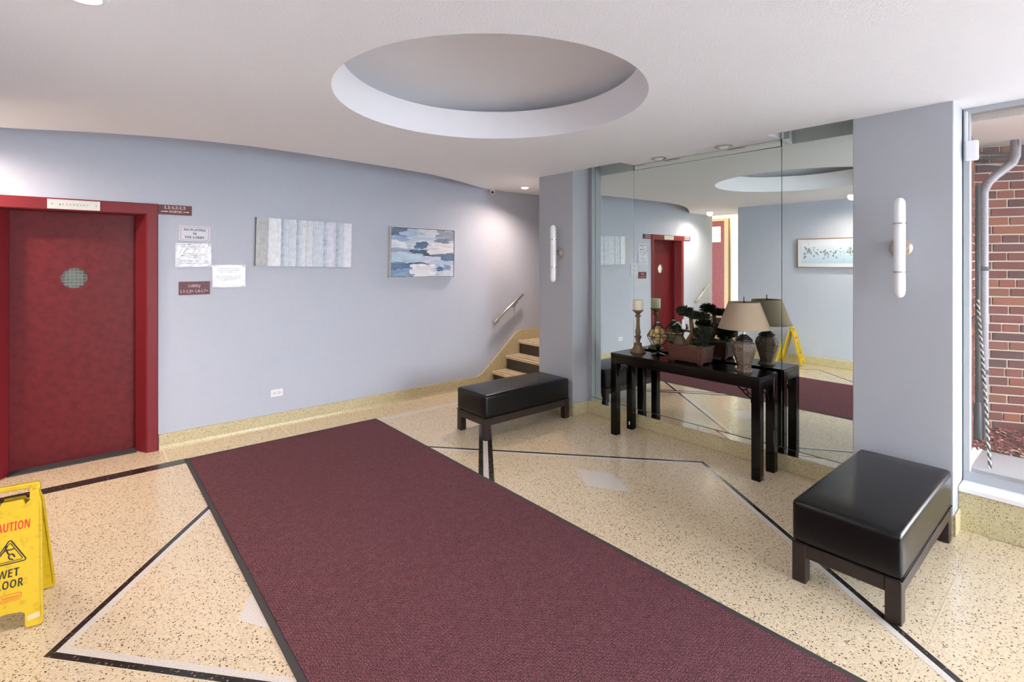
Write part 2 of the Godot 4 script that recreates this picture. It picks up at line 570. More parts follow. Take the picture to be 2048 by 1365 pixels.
	mat.yellow.albedo_texture = noise_tex(0.025, 256, FastNoiseLite.TYPE_SIMPLEX_SMOOTH, 5, ramp([0.0, 0.35, 1.0], [Color(0.88, 0.86, 0.8), Color(0.98, 0.98, 0.97), Color(1, 1, 1)]), 19)
	mat.sticker = std(rgb(196, 180, 140), 0.7)
	mat.mortar = tri(bump(std(rgb(186, 172, 150), 0.95), stipple, 0.3), 4.0)
	mat.concrete = tri(bump(std(rgb(168, 166, 166), 0.9), stipple, 0.2), 2.0)
	mat.soffit = tri(bump(std(rgb(206, 194, 182), 0.9), stipple, 0.3), 3.0)
	mat.pipe = tri(std(rgb(150, 146, 152), 0.5), 5.0)
	mat.pipe.albedo_texture = mott
	mat.pipe_dark = std(rgb(58, 56, 56), 0.6)
	mat.cable_white = std(rgb(196, 194, 188), 0.6)
	mat.ground = std(rgb(206, 204, 200), 0.95)
	mat.art_planks = std(Color.WHITE, 0.55)
	mat.art_planks.albedo_texture = planks_art()
	mat.art_strokes = std(Color.WHITE, 0.4)
	mat.art_strokes.albedo_texture = strokes_art()
	mat.art_branch = std(Color.WHITE, 0.3)
	mat.art_branch.albedo_texture = branch_art()
	mat.canvas_edge = std(rgb(120, 122, 126), 0.7)
	mat.silver = std(rgb(204, 203, 203), 0.4)
	mat.tan_wood = std(rgb(150, 122, 88), 0.5)
	mat.gold = std(rgb(214, 190, 128), 0.35, 0.3)
	mat.bronze = std(rgb(92, 70, 56), 0.4, 0.6)

# ------------------------------------------------------------------ light
func glow(c: Color, e: float) -> StandardMaterial3D:
	var m := std(c, 0.5)
	m.emission_enabled = true
	m.emission = c
	m.emission_energy_multiplier = e
	return m

func downlight(x: float, z: float, label: String, lit: float, aim := Vector3(0, -1, 0)) -> void:
	var o := thing("ceiling_downlight", Vector3(x, HC, z), label, "downlight", "recessed ceiling downlights")
	var st := begin(false)
	lathe(st, [[0.052, 0.03], [0.052, -0.004], [0.058, -0.008], [0.072, -0.006], [0.078, 0.0]], Vector3.ZERO, 32)
	put(st, "trim_ring", mat.white if lit > 0.0 else mat.alu, o)
	st = begin(false)
	lathe(st, [[0.0, -0.022], [0.02, -0.02], [0.038, -0.010], [0.047, 0.004], [0.05, 0.02], [0.0, 0.025]], Vector3.ZERO, 24)
	put(st, "bulb", glow(Color(1.0, 0.94, 0.92), 6.0) if lit > 0.0 else mat.opal, o)
	if lit > 0.0:
		var l := SpotLight3D.new()
		l.name = "downlight_lamp"
		l.light_color = Color(1.0, 0.90, 0.84)
		l.light_energy = lit
		l.light_size = 0.05
		l.spot_angle = 83.0
		l.spot_angle_attenuation = 1.0
		l.spot_range = 12.0
		l.spot_attenuation = 2.0
		l.shadow_enabled = true
		o.add_child(l)
		l.position = Vector3(0, -0.03, 0)
		l.look_at_from_position(o.position + l.position, o.position + l.position + aim, Vector3(1, 0, 0))

# ------------------------------------------------------------------ shell
func on_line(a: Vector2, b: Vector2, c: Vector2, d: Vector2) -> Vector2:
	var p = Geometry2D.line_intersects_line(a, b - a, c, d - c)
	return p

func strip(pts: Array, called: String, m: Material, parent: Node, top := 0.0007) -> void:
	var st := begin()
	var poly := PackedVector2Array()
	for p in pts: poly.append(p)
	prism(st, poly, Vector3(0, -0.002, 0), Vector3.RIGHT, Vector3(0, 0, 1), Vector3(0, 0.002 + top, 0))
	put(st, called, m, parent)

func build_floor() -> void:
	var f := thing("floor", Vector3.ZERO, "polished cream terrazzo floor with black and white inlaid bands", "floor", "", "structure")
	var st := begin()
	bx(st, Vector3(-3.6, -0.12, -7.2), Vector3(7.0, 0.0, 4.35))
	put(st, "slab", mat.floor, f)
	# the large lozenge: four sides, each a black band outside a white one with a fine divider along it
	var ln := [[Vector2(-0.131, -2.875), Vector2(0.624, -3.913)], [Vector2(2.349, -3.943), Vector2(3.728, -2.369)], [Vector2(3.518, -1.619), Vector2(2.636, -0.371)], [Vector2(0.422, -2.239), Vector2(-0.131, -2.875)]]
	var ctr := Vector2(1.9, -2.45)
	var rings := []
	for w in [-0.006, 0.0, 0.031, 0.064]:
		var off := []
		for l in ln:
			var d: Vector2 = (l[1] - l[0]).normalized()
			var nn := Vector2(-d.y, d.x)
			if nn.dot(ctr - l[0]) < 0: nn = -nn
			off.append([l[0] + nn * w, l[1] + nn * w])
		var v := []
		for i in 4: v.append(on_line(off[i][0], off[i][1], off[(i + 1) % 4][0], off[(i + 1) % 4][1]))
		rings.append(v)
	for i in 4:
		var j := (i + 1) % 4
		strip([rings[0][i], rings[0][j], rings[1][j], rings[1][i]], "divider_strip", mat.brass, f)
		strip([rings[1][i], rings[1][j], rings[2][j], rings[2][i]], "black_band", mat.black_strip, f)
		strip([rings[2][i], rings[2][j], rings[3][j], rings[3][i]], "white_band", mat.white_strip, f)
	# band along the back wall
	strip([Vector2(-0.6, -5.005), Vector2(0.66, -5.005), Vector2(0.66, -4.885), Vector2(-0.6, -4.885)], "black_band", mat.black_strip, f)
	strip([Vector2(2.30, -4.975), Vector2(3.40, -4.965), Vector2(3.40, -4.88), Vector2(2.30, -4.88)], "white_band", mat.white_strip, f)
	# the diagonal ribbon that runs under the far bench
	var a := Vector2(2.25, -2.94)
	var e := Vector2(3.10, -4.08)
	var sd := Vector2(0.8, 0.6)
	for q in [[-0.065, -0.027, "black_band", mat.black_strip], [-0.027, 0.015, "white_band", mat.white_strip], [0.015, 0.055, "black_band", mat.black_strip]]:
		strip([a + sd * q[0], e + sd * q[0], e + sd * q[1], a + sd * q[1]], q[2], q[3], f, 0.0011)
	# small white lozenges
	strip([Vector2(2.992, -2.749), Vector2(3.141, -2.488), Vector2(2.993, -2.226), Vector2(2.828, -2.49)], "white_lozenge", mat.white_strip, f)
	strip([Vector2(0.54, -2.595), Vector2(0.70, -2.87), Vector2(0.86, -2.60), Vector2(0.70, -2.33)], "white_lozenge", mat.white_strip, f)
	# fine dividers between the pours
	for q in [[0.53, -5.36, 0.53, -2.12], [0.53, -2.02, 0.53, 4.1], [1.50, -5.36, 1.50, -4.7], [2.2, -1.285, 3.99, -1.285], [2.2, -0.505, 4.12, -0.53], [-0.48, -1.285, 0.53, -1.285]]:
		var p0 := Vector2(q[0], q[1])
		var p1 := Vector2(q[2], q[3])
		var nn := (p1 - p0).normalized().orthogonal() * 0.0028
		strip([p0 + nn, p1 + nn, p1 - nn, p0 - nn], "divider_strip", mat.brass, f, 0.0004)

func build_ceiling() -> void:
	var cl := thing("ceiling", Vector3.ZERO, "white stippled dropped ceiling with curved edge and round recess", "ceiling", "", "structure")
	var edge := [Vector2(-1.75, -5.386), Vector2(-1.0, -5.386), Vector2(-0.78, -5.36), Vector2(-0.62, -5.27), Vector2(-0.46, -5.171), Vector2(-0.36, -5.13), Vector2(-0.19, -5.04), Vector2(0.09, -4.90), Vector2(0.388, -4.785), Vector2(0.709, -4.70), Vector2(1.06, -4.655), Vector2(1.47, -4.668), Vector2(1.886, -4.71), Vector2(2.516, -4.784), Vector2(2.92, -4.862), Vector2(3.266, -4.985), Vector2(3.60, -5.135), Vector2(3.90, -5.29), Vector2(4.12, -5.386), Vector2(6.7, -5.386)]
	var c := Vector2(1.886, -2.417)
	var r := 0.917
	var left := PackedVector2Array()
	var right := PackedVector2Array()
	for p in edge:
		if p.x <= 1.887: left.append(p)
	for p in edge:
		if p.x >= 1.885: right.append(p)
	var n := 48
	for i in n + 1:      # left half of the circle, from the far point round to the near one
		var t := PI * 1.5 - PI * i / n
		left.append(c + Vector2(cos(t), sin(t)) * r)
	left.append_array(PackedVector2Array([Vector2(1.886, 4.3), Vector2(-0.7, 4.3), Vector2(-0.7, -4.15), Vector2(-1.75, -4.15)]))
	right.append_array(PackedVector2Array([Vector2(6.7, -4.0), Vector2(4.3, -4.0), Vector2(4.3, -3.735), Vector2(XP, -3.735), Vector2(XP, -3.092), Vector2(4.235, -3.092), Vector2(4.235, -1.69), Vector2(XP, -1.69), Vector2(XP, -1.10), Vector2(4.34, -1.10), Vector2(4.34, 4.3), Vector2(1.886, 4.3)]))
	for i in n + 1:
		var t := PI * 0.5 - PI * i / n
		right.append(c + Vector2(cos(t), sin(t)) * r)
	var st := begin()
	for poly in [left, right]:
		var idx := Geometry2D.triangulate_polygon(poly)
		for i in range(0, idx.size(), 3):
			var a := []
			var b := []
			for k in 3:
				var p: Vector2 = poly[idx[i + k]]
				a.append(Vector3(p.x, HC, p.y))
				b.append(Vector3(p.x, HC + 0.2, p.y))
			face(st, a, Vector3.DOWN)
			face(st, b, Vector3.UP)
		for i in poly.size():
			var p: Vector2 = poly[i]
			var q: Vector2 = poly[(i + 1) % poly.size()]
			if absf(p.x - 1.886) < 0.002 and absf(q.x - 1.886) < 0.002: continue
			if (p - c).length() < r + 0.01 and (q - c).length() < r + 0.01: continue
			var cw := Geometry2D.is_polygon_clockwise(poly)
			var nn := Vector2((q - p).y, -(q - p).x) * (-1.0 if cw else 1.0)
			face(st, [Vector3(p.x, HC, p.y), Vector3(q.x, HC, q.y), Vector3(q.x, HC + 0.2, q.y), Vector3(p.x, HC + 0.2, p.y)], Vector3(nn.x, 0, nn.y))
	bx(st, Vector3(XP - 0.02, HC + 0.125, -3.72), Vector3(4.30, HC + 0.19, -3.08))
	bx(st, Vector3(XP - 0.02, HC + 0.125, -1.70), Vector3(4.30, HC + 0.19, -1.12))
	put(st, "dropped_ceiling", mat.ceiling, cl)
	st = begin(false)
	# lip (faces the axis) and shallow dome above it
	lathe(st, [[r, HC], [0.872, HC + 0.195], [0.885, HC + 0.203], [1.10, HC + 0.203]], Vector3(c.x, 0, c.y), 96)
	put(st, "recess_lip", mat.smooth_ceiling, cl)
	st = begin(false)
	lathe(st, [[1.10, HC + 0.203], [1.08, HC + 0.235], [0.98, HC + 0.285], [0.80, HC + 0.335], [0.55, HC + 0.375], [0.28, HC + 0.395], [0.0, HC + 0.40]], Vector3(c.x, 0, c.y), 96)
	put(st, "recess_dome", mat.smooth_ceiling, cl)
	st = begin()
	bx(st, Vector3(-3.6, 3.12, -7.2), Vector3(7.0, 3.3, 4.35))
	put(st, "structural_slab", mat.ceiling, cl)

func build_walls() -> void:
	# back wall with the lift opening
	var w := thing("wall_back", Vector3.ZERO, "pale blue-grey painted wall with the lift door", "wall", "", "structure")
	var st := begin()
	bx(st, Vector3(-1.75, 0, ZA - 0.35), Vector3(-0.555, 3.12, ZA))
	bx(st, Vector3(0.455, 0, ZA - 0.35), Vector3(6.7, 3.12, ZA))
	bx(st, Vector3(-0.555, 2.10, ZA - 0.35), Vector3(0.455, 3.12, ZA))
	put(st, "wall_face", mat.wall, w)
	# wall behind the camera
	w = thing("wall_left", Vector3.ZERO, "grey painted side wall facing the mirror", "wall", "", "structure")
	st = begin()
	bx(st, Vector3(-0.72, 0, -4.25), Vector3(XC, 3.12, 4.35))
	bx(st, Vector3(-3.3, 0, -4.25), Vector3(-0.72, 3.12, -4.05))
	put(st, "wall_face", mat.wall, w)
	st = begin()
	bx(st, Vector3(XC, 0, -4.25), Vector3(XC + 0.02, 0.13, 4.16), 0.006)
	put(st, "baseboard", mat.base, w)
	w = thing("wall_front", Vector3.ZERO, "grey entrance wall behind the camera", "wall", "", "structure")
	st = begin()
	bx(st, Vector3(XC - 0.1, 0, 4.16), Vector3(1.47, 3.12, 4.35))
	bx(st, Vector3(1.47, HC, 4.16), Vector3(4.34, 3.12, 4.35))
	put(st, "wall_face", mat.wall, w)
	# hall beyond the far stairs, seen in the mirror
	w = thing("wall_hall", Vector3.ZERO, "cream walls of the side hall", "wall", "", "structure")
	st = begin()
	bx(st, Vector3(-3.3, 0, -6.9), Vector3(-2.85, 3.12, -4.25))
	bx(st, Vector3(-2.85, 0, -6.9), Vector3(-1.75, 3.12, -6.7))
	put(st, "wall_face", mat.cream, w)
	# right side: pillar, mirror bay, column, stair hall
	w = thing("wall_right", Vector3.ZERO, "grey pillars and bay that carry the mirror", "wall", "", "structure")
	st = begin()
	bx(st, Vector3(XP, 0, -4.237), Vector3(4.6, 3.12, -3.71), 0.004)
	bx(st, Vector3(4.6, 0, -4.237), Vector3(6.7, 3.12, -4.0))
	bx(st, Vector3(4.245, 0, -3.71), Vector3(4.5, 3.12, -1.13))
	bx(st, Vector3(XP, 0, -1.13), Vector3(4.45, 3.12, -0.608), 0.004)
	bx(st, Vector3(6.5, 0, -5.4), Vector3(6.7, 3.12, -4.1))
	put(st, "wall_face", mat.pillar, w)
	st = begin()
	bx(st, Vector3(XP - 0.012, 0, -4.245), Vector3(XP, 0.125, -3.698), 0.004)
	bx(st, Vector3(XP - 0.012, 0, -3.71), Vector3(4.245, 0.125, -3.698), 0.004)
	bx(st, Vector3(4.215, 0, -3.70), Vector3(4.25, 0.126, -1.13), 0.004)
	bx(st, Vector3(XP - 0.012, 0, -1.142), Vector3(4.245, 0.125, -1.13), 0.004)
	bx(st, Vector3(XP - 0.012, 0, -1.142), Vector3(XP, 0.125, -0.596), 0.004)
	bx(st, Vector3(XP - 0.012, 0, -0.608), Vector3(4.14, 0.125, -0.596), 0.004)
	put(st, "baseboard", mat.base, w)
	# knee wall under the side window
	st = begin()
	bx(st, Vector3(4.13, 0, -0.608), Vector3(4.32, 0.236, 4.2), 0.004)
	put(st, "knee_wall", mat.base, w)
	# terrazzo skirting of the back wall, running up the stairs
	var sk := begin()
	var poly := PackedVector2Array([Vector2(0.5, 0), Vector2(5.0, 0), Vector2(6.5, 0.3), Vector2(6.5, 0.69), Vector2(4.70, 0.688), Vector2(4.62, 0.665), Vector2(4.02, 0.165), Vector2(3.93, 0.139), Vector2(0.5, 0.135)])
	prism(sk, poly, Vector3(0, 0, ZA), Vector3.RIGHT, Vector3.UP, Vector3(0, 0, 0.022))
	var lip := PackedVector2Array([Vector2(0, 0), Vector2(0.038, 0), Vector2(0.030, 0.012), Vector2(0.024, 0.035), Vector2(0, 0.035)])
	prism(sk, lip, Vector3(0.5, 0, ZA), Vector3(0, 0, 1), Vector3.UP, Vector3(3.55, 0, 0))
	var bb := put(sk, "baseboard_back", mat.base)
	tag(bb, "speckled terrazzo skirting along the back wall rising up the stairs", "baseboard", "", "structure")
	sk = begin()
	poly = PackedVector2Array([Vector2(-0.62, 0), Vector2(-1.74, 0), Vector2(-1.74, 0.69), Vector2(-1.5, 0.688), Vector2(-1.42, 0.665), Vector2(-0.84, 0.165), Vector2(-0.75, 0.139), Vector2(-0.62, 0.135)])
	prism(sk, poly, Vector3(0, 0, ZA), Vector3.RIGHT, Vector3.UP, Vector3(0, 0, 0.022))
	bb = put(sk, "baseboard_hall", mat.base)
	tag(bb, "terrazzo skirting beside the hall stairs seen in the mirror", "baseboard", "", "structure")

func stairs(called: String, sx: float, x1: float, label: String, zin: float) -> void:
	var o := thing(called, Vector3.ZERO, label, "stairs", "", "structure")
	for i in 3:
		var xn := x1 + sx * 0.235 * i
		var y0 := 0.183 * i
		var y1 := y0 + 0.183
		var st := begin()
		bx(st, Vector3(xn + sx * 0.025, y0, ZA + 0.02), Vector3(xn + sx * 0.235 + sx * 0.3, y1 - 0.04, zin), 0.0)
		put(st, "riser", mat.riser, o)
		st = begin()
		bx(st, Vector3(xn, y1 - 0.042, ZA + 0.02), Vector3(xn + sx * (0.27 if i < 2 else 2.2), y1, zin), 0.006)
		put(st, "tread", mat.floor, o)
		st = begin()
		bx(st, Vector3(xn + sx * 0.03, y1 - 0.002, ZA + 0.06), Vector3(xn + sx * 0.042, y1 + 0.0015, zin - 0.02))
		put(st, "grip_strip", mat.black, o)

func handrail(p0: Vector3, p1: Vector3, label: String) -> void:
	var o := thing("handrail", p0, label, "handrail", "stair handrails")
	var d := p1 - p0
	var st := begin(false)
	var e := d.normalized() * 0.006
	tube(st, [Vector3.ZERO, e, d - e, d], [0.013, 0.019, 0.019, 0.013], 16)
	put(st, "rail", mat.steel, o)
	for t in [0.16, 0.80]:
		st = begin(false)
		var p: Vector3 = d * t
		var zw: float = ZA - p0.z
		tube(st, [p + Vector3(0, -0.012, 0), p + Vector3(0, -0.05, 0), p + Vector3(0, -0.062, zw * 0.35), p + Vector3(0, -0.062, zw + 0.002)], [0.008, 0.008, 0.009, 0.009], 10)
		put(st, "bracket", mat.nickel, o)
		st = begin(false)
		tube(st, [p + Vector3(0, -0.062, zw + 0.008), p + Vector3(0, -0.062, zw)], 0.03, 18)
		put(st, "wall_plate", mat.nickel, o)

# ------------------------------------------------------------------ lift door and wall signs
func build_lift() -> void:
	var o := thing("door_1", Vector3(-0.05, 0, ZA), "maroon painted metal lift door with round wire-glass porthole", "lift door", "", "structure")
	# casing: front faces proud of the wall and a bevelled reveal
	for s in [-1.0, 1.0]:
		var st := begin()
		var poly := PackedVector2Array([Vector2(0.545, -0.02), Vector2(0.545, 0.016), Vector2(0.538, 0.022), Vector2(0.470, 0.022), Vector2(0.458, 0.016), Vector2(0.450, 0.0), Vector2(0.395, -0.10), Vector2(0.395, -0.17), Vector2(0.50, -0.17)])
		prism(st, poly, Vector3(0, 0, 0), Vector3(s, 0, 0), Vector3(0, 0, 1), Vector3(0, 2.155, 0))
		put(st, "jamb", mat.maroon_frame, o)
	var st := begin()
	var hp := PackedVector2Array([Vector2(2.155, -0.02), Vector2(2.155, 0.016), Vector2(2.149, 0.0225), Vector2(2.066, 0.0225), Vector2(2.058, 0.016), Vector2(2.055, -0.17), Vector2(2.12, -0.17)])
	prism(st, hp, Vector3(-0.54, 0, 0), Vector3(0, 1, 0), Vector3(0, 0, 1), Vector3(1.08, 0, 0))
	put(st, "lintel", mat.maroon_frame, o)
	# sliding slab with a round hole
	st = begin()
	var hole := Vector2(-0.012, 1.515)
	var hr := 0.084
	for side in [-1.0, 1.0]:
		var poly := PackedVector2Array([Vector2(hole.x, 2.10), Vector2(0.41 * side, 2.10), Vector2(0.41 * side, 0.012), Vector2(hole.x, 0.012)])
		for i in 25:
			var t := -PI * 0.5 + PI * i / 24.0
			poly.append(hole + Vector2(cos(t) * side, sin(t)) * hr)
		prism(st, poly, Vector3(0, 0, -0.195), Vector3.RIGHT, Vector3.UP, Vector3(0, 0, 0.035))
	put(st, "door_slab", mat.maroon, o)
	st = begin()
	bx(st, Vector3(-0.40, -0.002, -0.2), Vector3(0.40, 0.010, -0.05), 0.003)
	put(st, "sill", mat.plain_dark, o)
	var ph := Node3D.new()
	ph.name = "porthole"
	o.add_child(ph)
	ph.position = Vector3(hole.x, hole.y, -0.175)
	st = begin()
	box(st, Vector3(0, 0, -0.16), Vector3(0.3, 0.3, 0.02))
	put(st, "shaft_wall", mat.black, ph)
	st = begin()
	box(st, Vector3(0, 0, 0.0), Vector3(0.17, 0.17, 0.004))
	put(st, "pane", mat.wired_glass, ph)
	for i in range(-3, 4):
		var q := i * 0.0265
		var hl := sqrt(maxf(0.0, hr * hr - q * q))
		st = begin()
		box(st, Vector3(q, 0, 0.006), Vector3(0.005, hl * 2.0, 0.003))
		box(st, Vector3(0, q, 0.006), Vector3(hl * 2.0, 0.005, 0.003))
		put(st, "wire", mat.wire, ph)
	# floor indicator plate
	var pl := Node3D.new()
	pl.name = "indicator_plate"
	o.add_child(pl)
	pl.position = Vector3(-0.009, 2.106, 0.0225)
	st = begin()
	box(st, Vector3(0, 0, 0.003), Vector3(0.322, 0.077, 0.006), 0.002)
	put(st, "plate", mat.plate, pl)
	for s in [-1.0, 1.0]:
		st = begin(false)
		tube(st, [Vector3(0.135 * s, 0, 0.006), Vector3(0.135 * s, 0, 0.0085)], 0.0055, 12)
		put(st, "screw", mat.steel, pl)
	st = begin()
	prism(st, PackedVector2Array([Vector2(-0.092, -0.006), Vector2(-0.080, -0.006), Vector2(-0.086, 0.006)]), Vector3(0, 0, 0.006), Vector3.RIGHT, Vector3.UP, Vector3(0, 0, 0.0006))
	put(st, "arrow", mat.ink, pl)
	text("L 1 2 3 4 5 6 7", 0.155, 0.013, mat.ink, pl, Vector3(0.008, 0, 0.0062), false, false)

func plaque(called: String, at: Vector3, sz: Vector2, m: Material, label: String, roll := 0.0, depth := 0.006) -> Node3D:
	var o := thing(called, at, label, "sign")
	o.rotation.z = roll
	var st := begin()
	box(st, Vector3(0, 0, depth * 0.5), Vector3(sz.x, sz.y, depth), 0.0015)
	put(st, "board", m, o)
	return o

func arrow(parent: Node, at: Vector3, l: float, m: Material) -> void:
	var st := begin()
	var h := 0.010
	prism(st, PackedVector2Array([Vector2(-l / 2, -h * 0.32), Vector2(l * 0.18, -h * 0.32), Vector2(l * 0.18, -h * 0.75), Vector2(l / 2, 0), Vector2(l * 0.18, h * 0.75), Vector2(l * 0.18, h * 0.32), Vector2(-l / 2, h * 0.32), Vector2(-l / 2 + 0.012, 0)]), at, Vector3.RIGHT, Vector3.UP, Vector3(0, 0, 0.0006))
	put(st, "arrow", m, parent)

func build_signs() -> void:
	var o := plaque("direction_sign", Vector3(0.618, 2.111, ZA), Vector2(0.254, 0.084), mat.maroon_sign, "maroon plaque reading L1-L2-L3 NORTH beside the lift frame", -0.002, 0.014)
	text("L1-L2-L3", 0.158, 0.026, mat.cream_ink, o, Vector3(0, 0.02, 0.0142), true)
	text("NORTH", 0.094, 0.019, mat.cream_ink, o, Vector3(0.003, -0.016, 0.0142), true)
	arrow(o, Vector3(-0.078, -0.016, 0.014), 0.058, mat.cream_ink)
	arrow(o, Vector3(0.083, -0.016, 0.014), 0.058, mat.cream_ink)
	o = plaque("direction_sign", Vector3(-0.72, 2.111, ZA), Vector2(0.254, 0.084), mat.maroon_sign, "maroon plaque on the far side of the lift, seen only in the mirror", 0.0, 0.014)
	for y in [0.02, -0.016]:
		var st := begin()
		for k in 6: box(st, Vector3(-0.075 + 0.03 * k, y, 0.0144), Vector3(0.019, 0.02, 0.0008))
		put(st, "lettering", mat.cream_ink, o)
	o = plaque("rule_sign", Vector3(0.770, 1.906, ZA), Vector2(0.243, 0.137), mat.paper, "white bordered sign reading NO PLAYING IN THE LOBBY", -0.026)
	var st := begin()
	for q in [[0, 0.057, 0.216, 0.003], [0, -0.057, 0.216, 0.003]]: box(st, Vector3(q[0], q[1], 0.0062), Vector3(q[2], q[3], 0.0006))
	for q in [[0.1075, 0, 0.003, 0.114], [-0.1075, 0, 0.003, 0.114]]: box(st, Vector3(q[0], q[1], 0.0062), Vector3(q[2], q[3], 0.0006))
	put(st, "border", std(rgb(168, 104, 112), 0.5), o)
	text("NO PLAYING", 0.168, 0.021, mat.ink, o, Vector3(0, 0.034, 0.0062), false, true)
	text("IN", 0.028, 0.021, mat.ink, o, Vector3(0, 0.0, 0.0062))
	text("THE LOBBY", 0.154, 0.021, mat.ink, o, Vector3(0, -0.034, 0.0062))
	o = plaque("lobby_sign", Vector3(0.7685, 1.410, ZA), Vector2(0.243, 0.119), mat.maroon_sign, "maroon plaque reading Lobby L1-L3> L4-L7< below the notices")
	text("Lobby", 0.092, 0.036, mat.cream_ink, o, Vector3(0, 0.020, 0.0062), false, false)
	text("L1-L3> L4-L7<", 0.214, 0.025, mat.cream_ink, o, Vector3(0, -0.026, 0.0062), false, false)
	notice(0, Vector3(0.761, 1.7115, ZA), Vector2(0.282, 0.217), "crumpled plastic-covered white notice below the lobby rule sign")
	notice(1, Vector3(1.048, 1.5155, ZA), Vector2(0.279, 0.210), "white framed-text notice in plastic sleeve, lowest of the papers")
	# outlet
	o = thing("wall_outlet", Vector3(1.473, 0.338, ZA), "white double power outlet low on the back wall", "outlet")
	st = begin()
	box(st, Vector3(0, 0, 0.003), Vector3(0.113, 0.07, 0.006), 0.002)
	put(st, "cover_plate", mat.white, o)
	for s in [-1.0, 1.0]:
		st = begin()
		box(st, Vector3(0.022 * s, 0, 0.0065), Vector3(0.033, 0.030, 0.003), 0.001)
		var so := put(st, "socket", std(rgb(222, 222, 224), 0.4), o)
		st = begin()
		for yy in [-0.007, 0.007]: box(st, Vector3(0.022 * s - 0.004, yy, 0.0082), Vector3(0.009, 0.0022, 0.0008))
		box(st, Vector3(0.022 * s + 0.009, 0, 0.0082), Vector3(0.004, 0.004, 0.0008))
		put(st, "slot", mat.black, so)
	# camera
	o = thing("security_camera", Vector3(4.165, HC - 0.002, -5.33), "small white dome security camera at the ceiling edge", "camera")
	st = begin(false)
	lathe(st, [[0.0, 0.0], [0.034, 0.0], [0.036, -0.008], [0.030, -0.014], [0.0, -0.014]], Vector3.ZERO, 24)
	put(st, "mount", mat.white, o)
	var ball := SphereMesh.new()
	ball.radius = 0.034
	ball.height = 0.068
	var bm := put_mesh(ball, "ball", mat.white, o)
	bm.position = Vector3(0, -0.035, 0)
	st = begin(false)
	var dir := Vector3(-0.55, -0.25, 0.79).normalized()
	tube(st, [Vector3(0, -0.035, 0) + dir * 0.028, Vector3(0, -0.035, 0) + dir * 0.038], 0.017, 16)
	put(st, "lens", mat.black, o)

func notice(kind: int, at: Vector3, sz: Vector2, label: String) -> void:
	var o := thing("paper_notice", at, label, "notice")
	var fl := FastNoiseLite.new()
	fl.seed = 60 + kind
	fl.frequency = 14.0
	var st := begin(false)
	var n := 22
	var amp := 0.0065 if kind == 0 else 0.003
	for pass_ in 2:
		for i in n:
			for j in n:
				var p := []
				var uv := []
				for q in [[i, j], [i + 1, j], [i + 1, j + 1], [i, j + 1]]:
					var u := float(q[0]) / n
					var v := float(q[1]) / n
					var ed := 0.0035 * fl.get_noise_2d(u * 3.0 + 9.0, v * 3.0)
					var z := (0.008 + amp * absf(fl.get_noise_2d(u * 0.7 + 0.4 * v, v * 0.5))) if pass_ == 0 else 0.0006
					p.append(Vector3((u - 0.5) * sz.x + ed, (v - 0.5) * sz.y + ed, z))
					uv.append(Vector2(u, 1.0 - v))
				face(st, p, Vector3(0, 0, 1.0 if pass_ == 0 else -1.0), uv)
	var m := std(Color.WHITE, 0.16)
	m.albedo_texture = notice_tex(kind)
	put(st, "sheet", m, o)
	for c in [[-1, -1], [1, -1], [-1, 1], [1, 1]]:
		st = begin()
		box(st, Vector3(c[0] * (sz.x * 0.5 - 0.012), c[1] * (sz.y * 0.5 - 0.008), 0.0065), Vector3(0.03, 0.018, 0.012), 0.001)
		put(st, "tape", mat.paper, o)

func picture(called: String, at: Vector3, sz: Vector2, depth: float, art: Material, label: String, roll: float, turn := 0.0, frame: Material = null, fw := 0.01, mount := 0.0) -> void:
	var o := thing(called, at, label, "picture", "", "", turn)
	o.rotation = Vector3(0, turn, 0)
	o.transform.basis = o.transform.basis * Basis(Vector3(0, 0, 1), roll)
	var st := begin()
	var inner := sz - Vector2(fw, fw) * 2.0 if frame else sz
	var zf := depth - (0.008 if frame else 0.0)
	if frame:
		for q in [[0, sz.y * 0.5 - fw * 0.5, sz.x, fw], [0, -sz.y * 0.5 + fw * 0.5, sz.x, fw], [sz.x * 0.5 - fw * 0.5, 0, fw, sz.y - fw * 2.0], [-sz.x * 0.5 + fw * 0.5, 0, fw, sz.y - fw * 2.0]]:
			box(st, Vector3(q[0], q[1], depth * 0.5), Vector3(q[2], q[3], depth), 0.001)
		put(st, "frame", frame, o)
		st = begin()
		box(st, Vector3(0, 0, zf * 0.25), Vector3(inner.x, inner.y, zf * 0.5))
		put(st, "backing", mat.ink, o)
		st = begin()
		var gap := 0.006 if mount == 0.0 else 0.0
		box(st, Vector3(0, 0, zf * 0.5 + 0.002), Vector3(inner.x - gap * 2.0, inner.y - gap * 2.0, zf))
		put(st, "mount", mat.paper if mount > 0.0 else mat.canvas_edge, o)
		inner -= Vector2(gap, gap) * 2.0 + Vector2(mount, mount) * 2.0
		zf += 0.002
	else:
		box(st, Vector3(0, 0, depth * 0.5), Vector3(sz.x, sz.y, depth), 0.001)
		put(st, "stretcher", mat.canvas_edge, o)
	st = begin()
	var h := inner * 0.5
	face(st, [Vector3(-h.x, -h.y, zf + 0.0008), Vector3(h.x, -h.y, zf + 0.0008), Vector3(h.x, h.y, zf + 0.0008), Vector3(-h.x, h.y, zf + 0.0008)], Vector3(0, 0, 1), [Vector2(0, 1), Vector2(1, 1), Vector2(1, 0), Vector2(0, 0)])
	put(st, "painting", art, o)

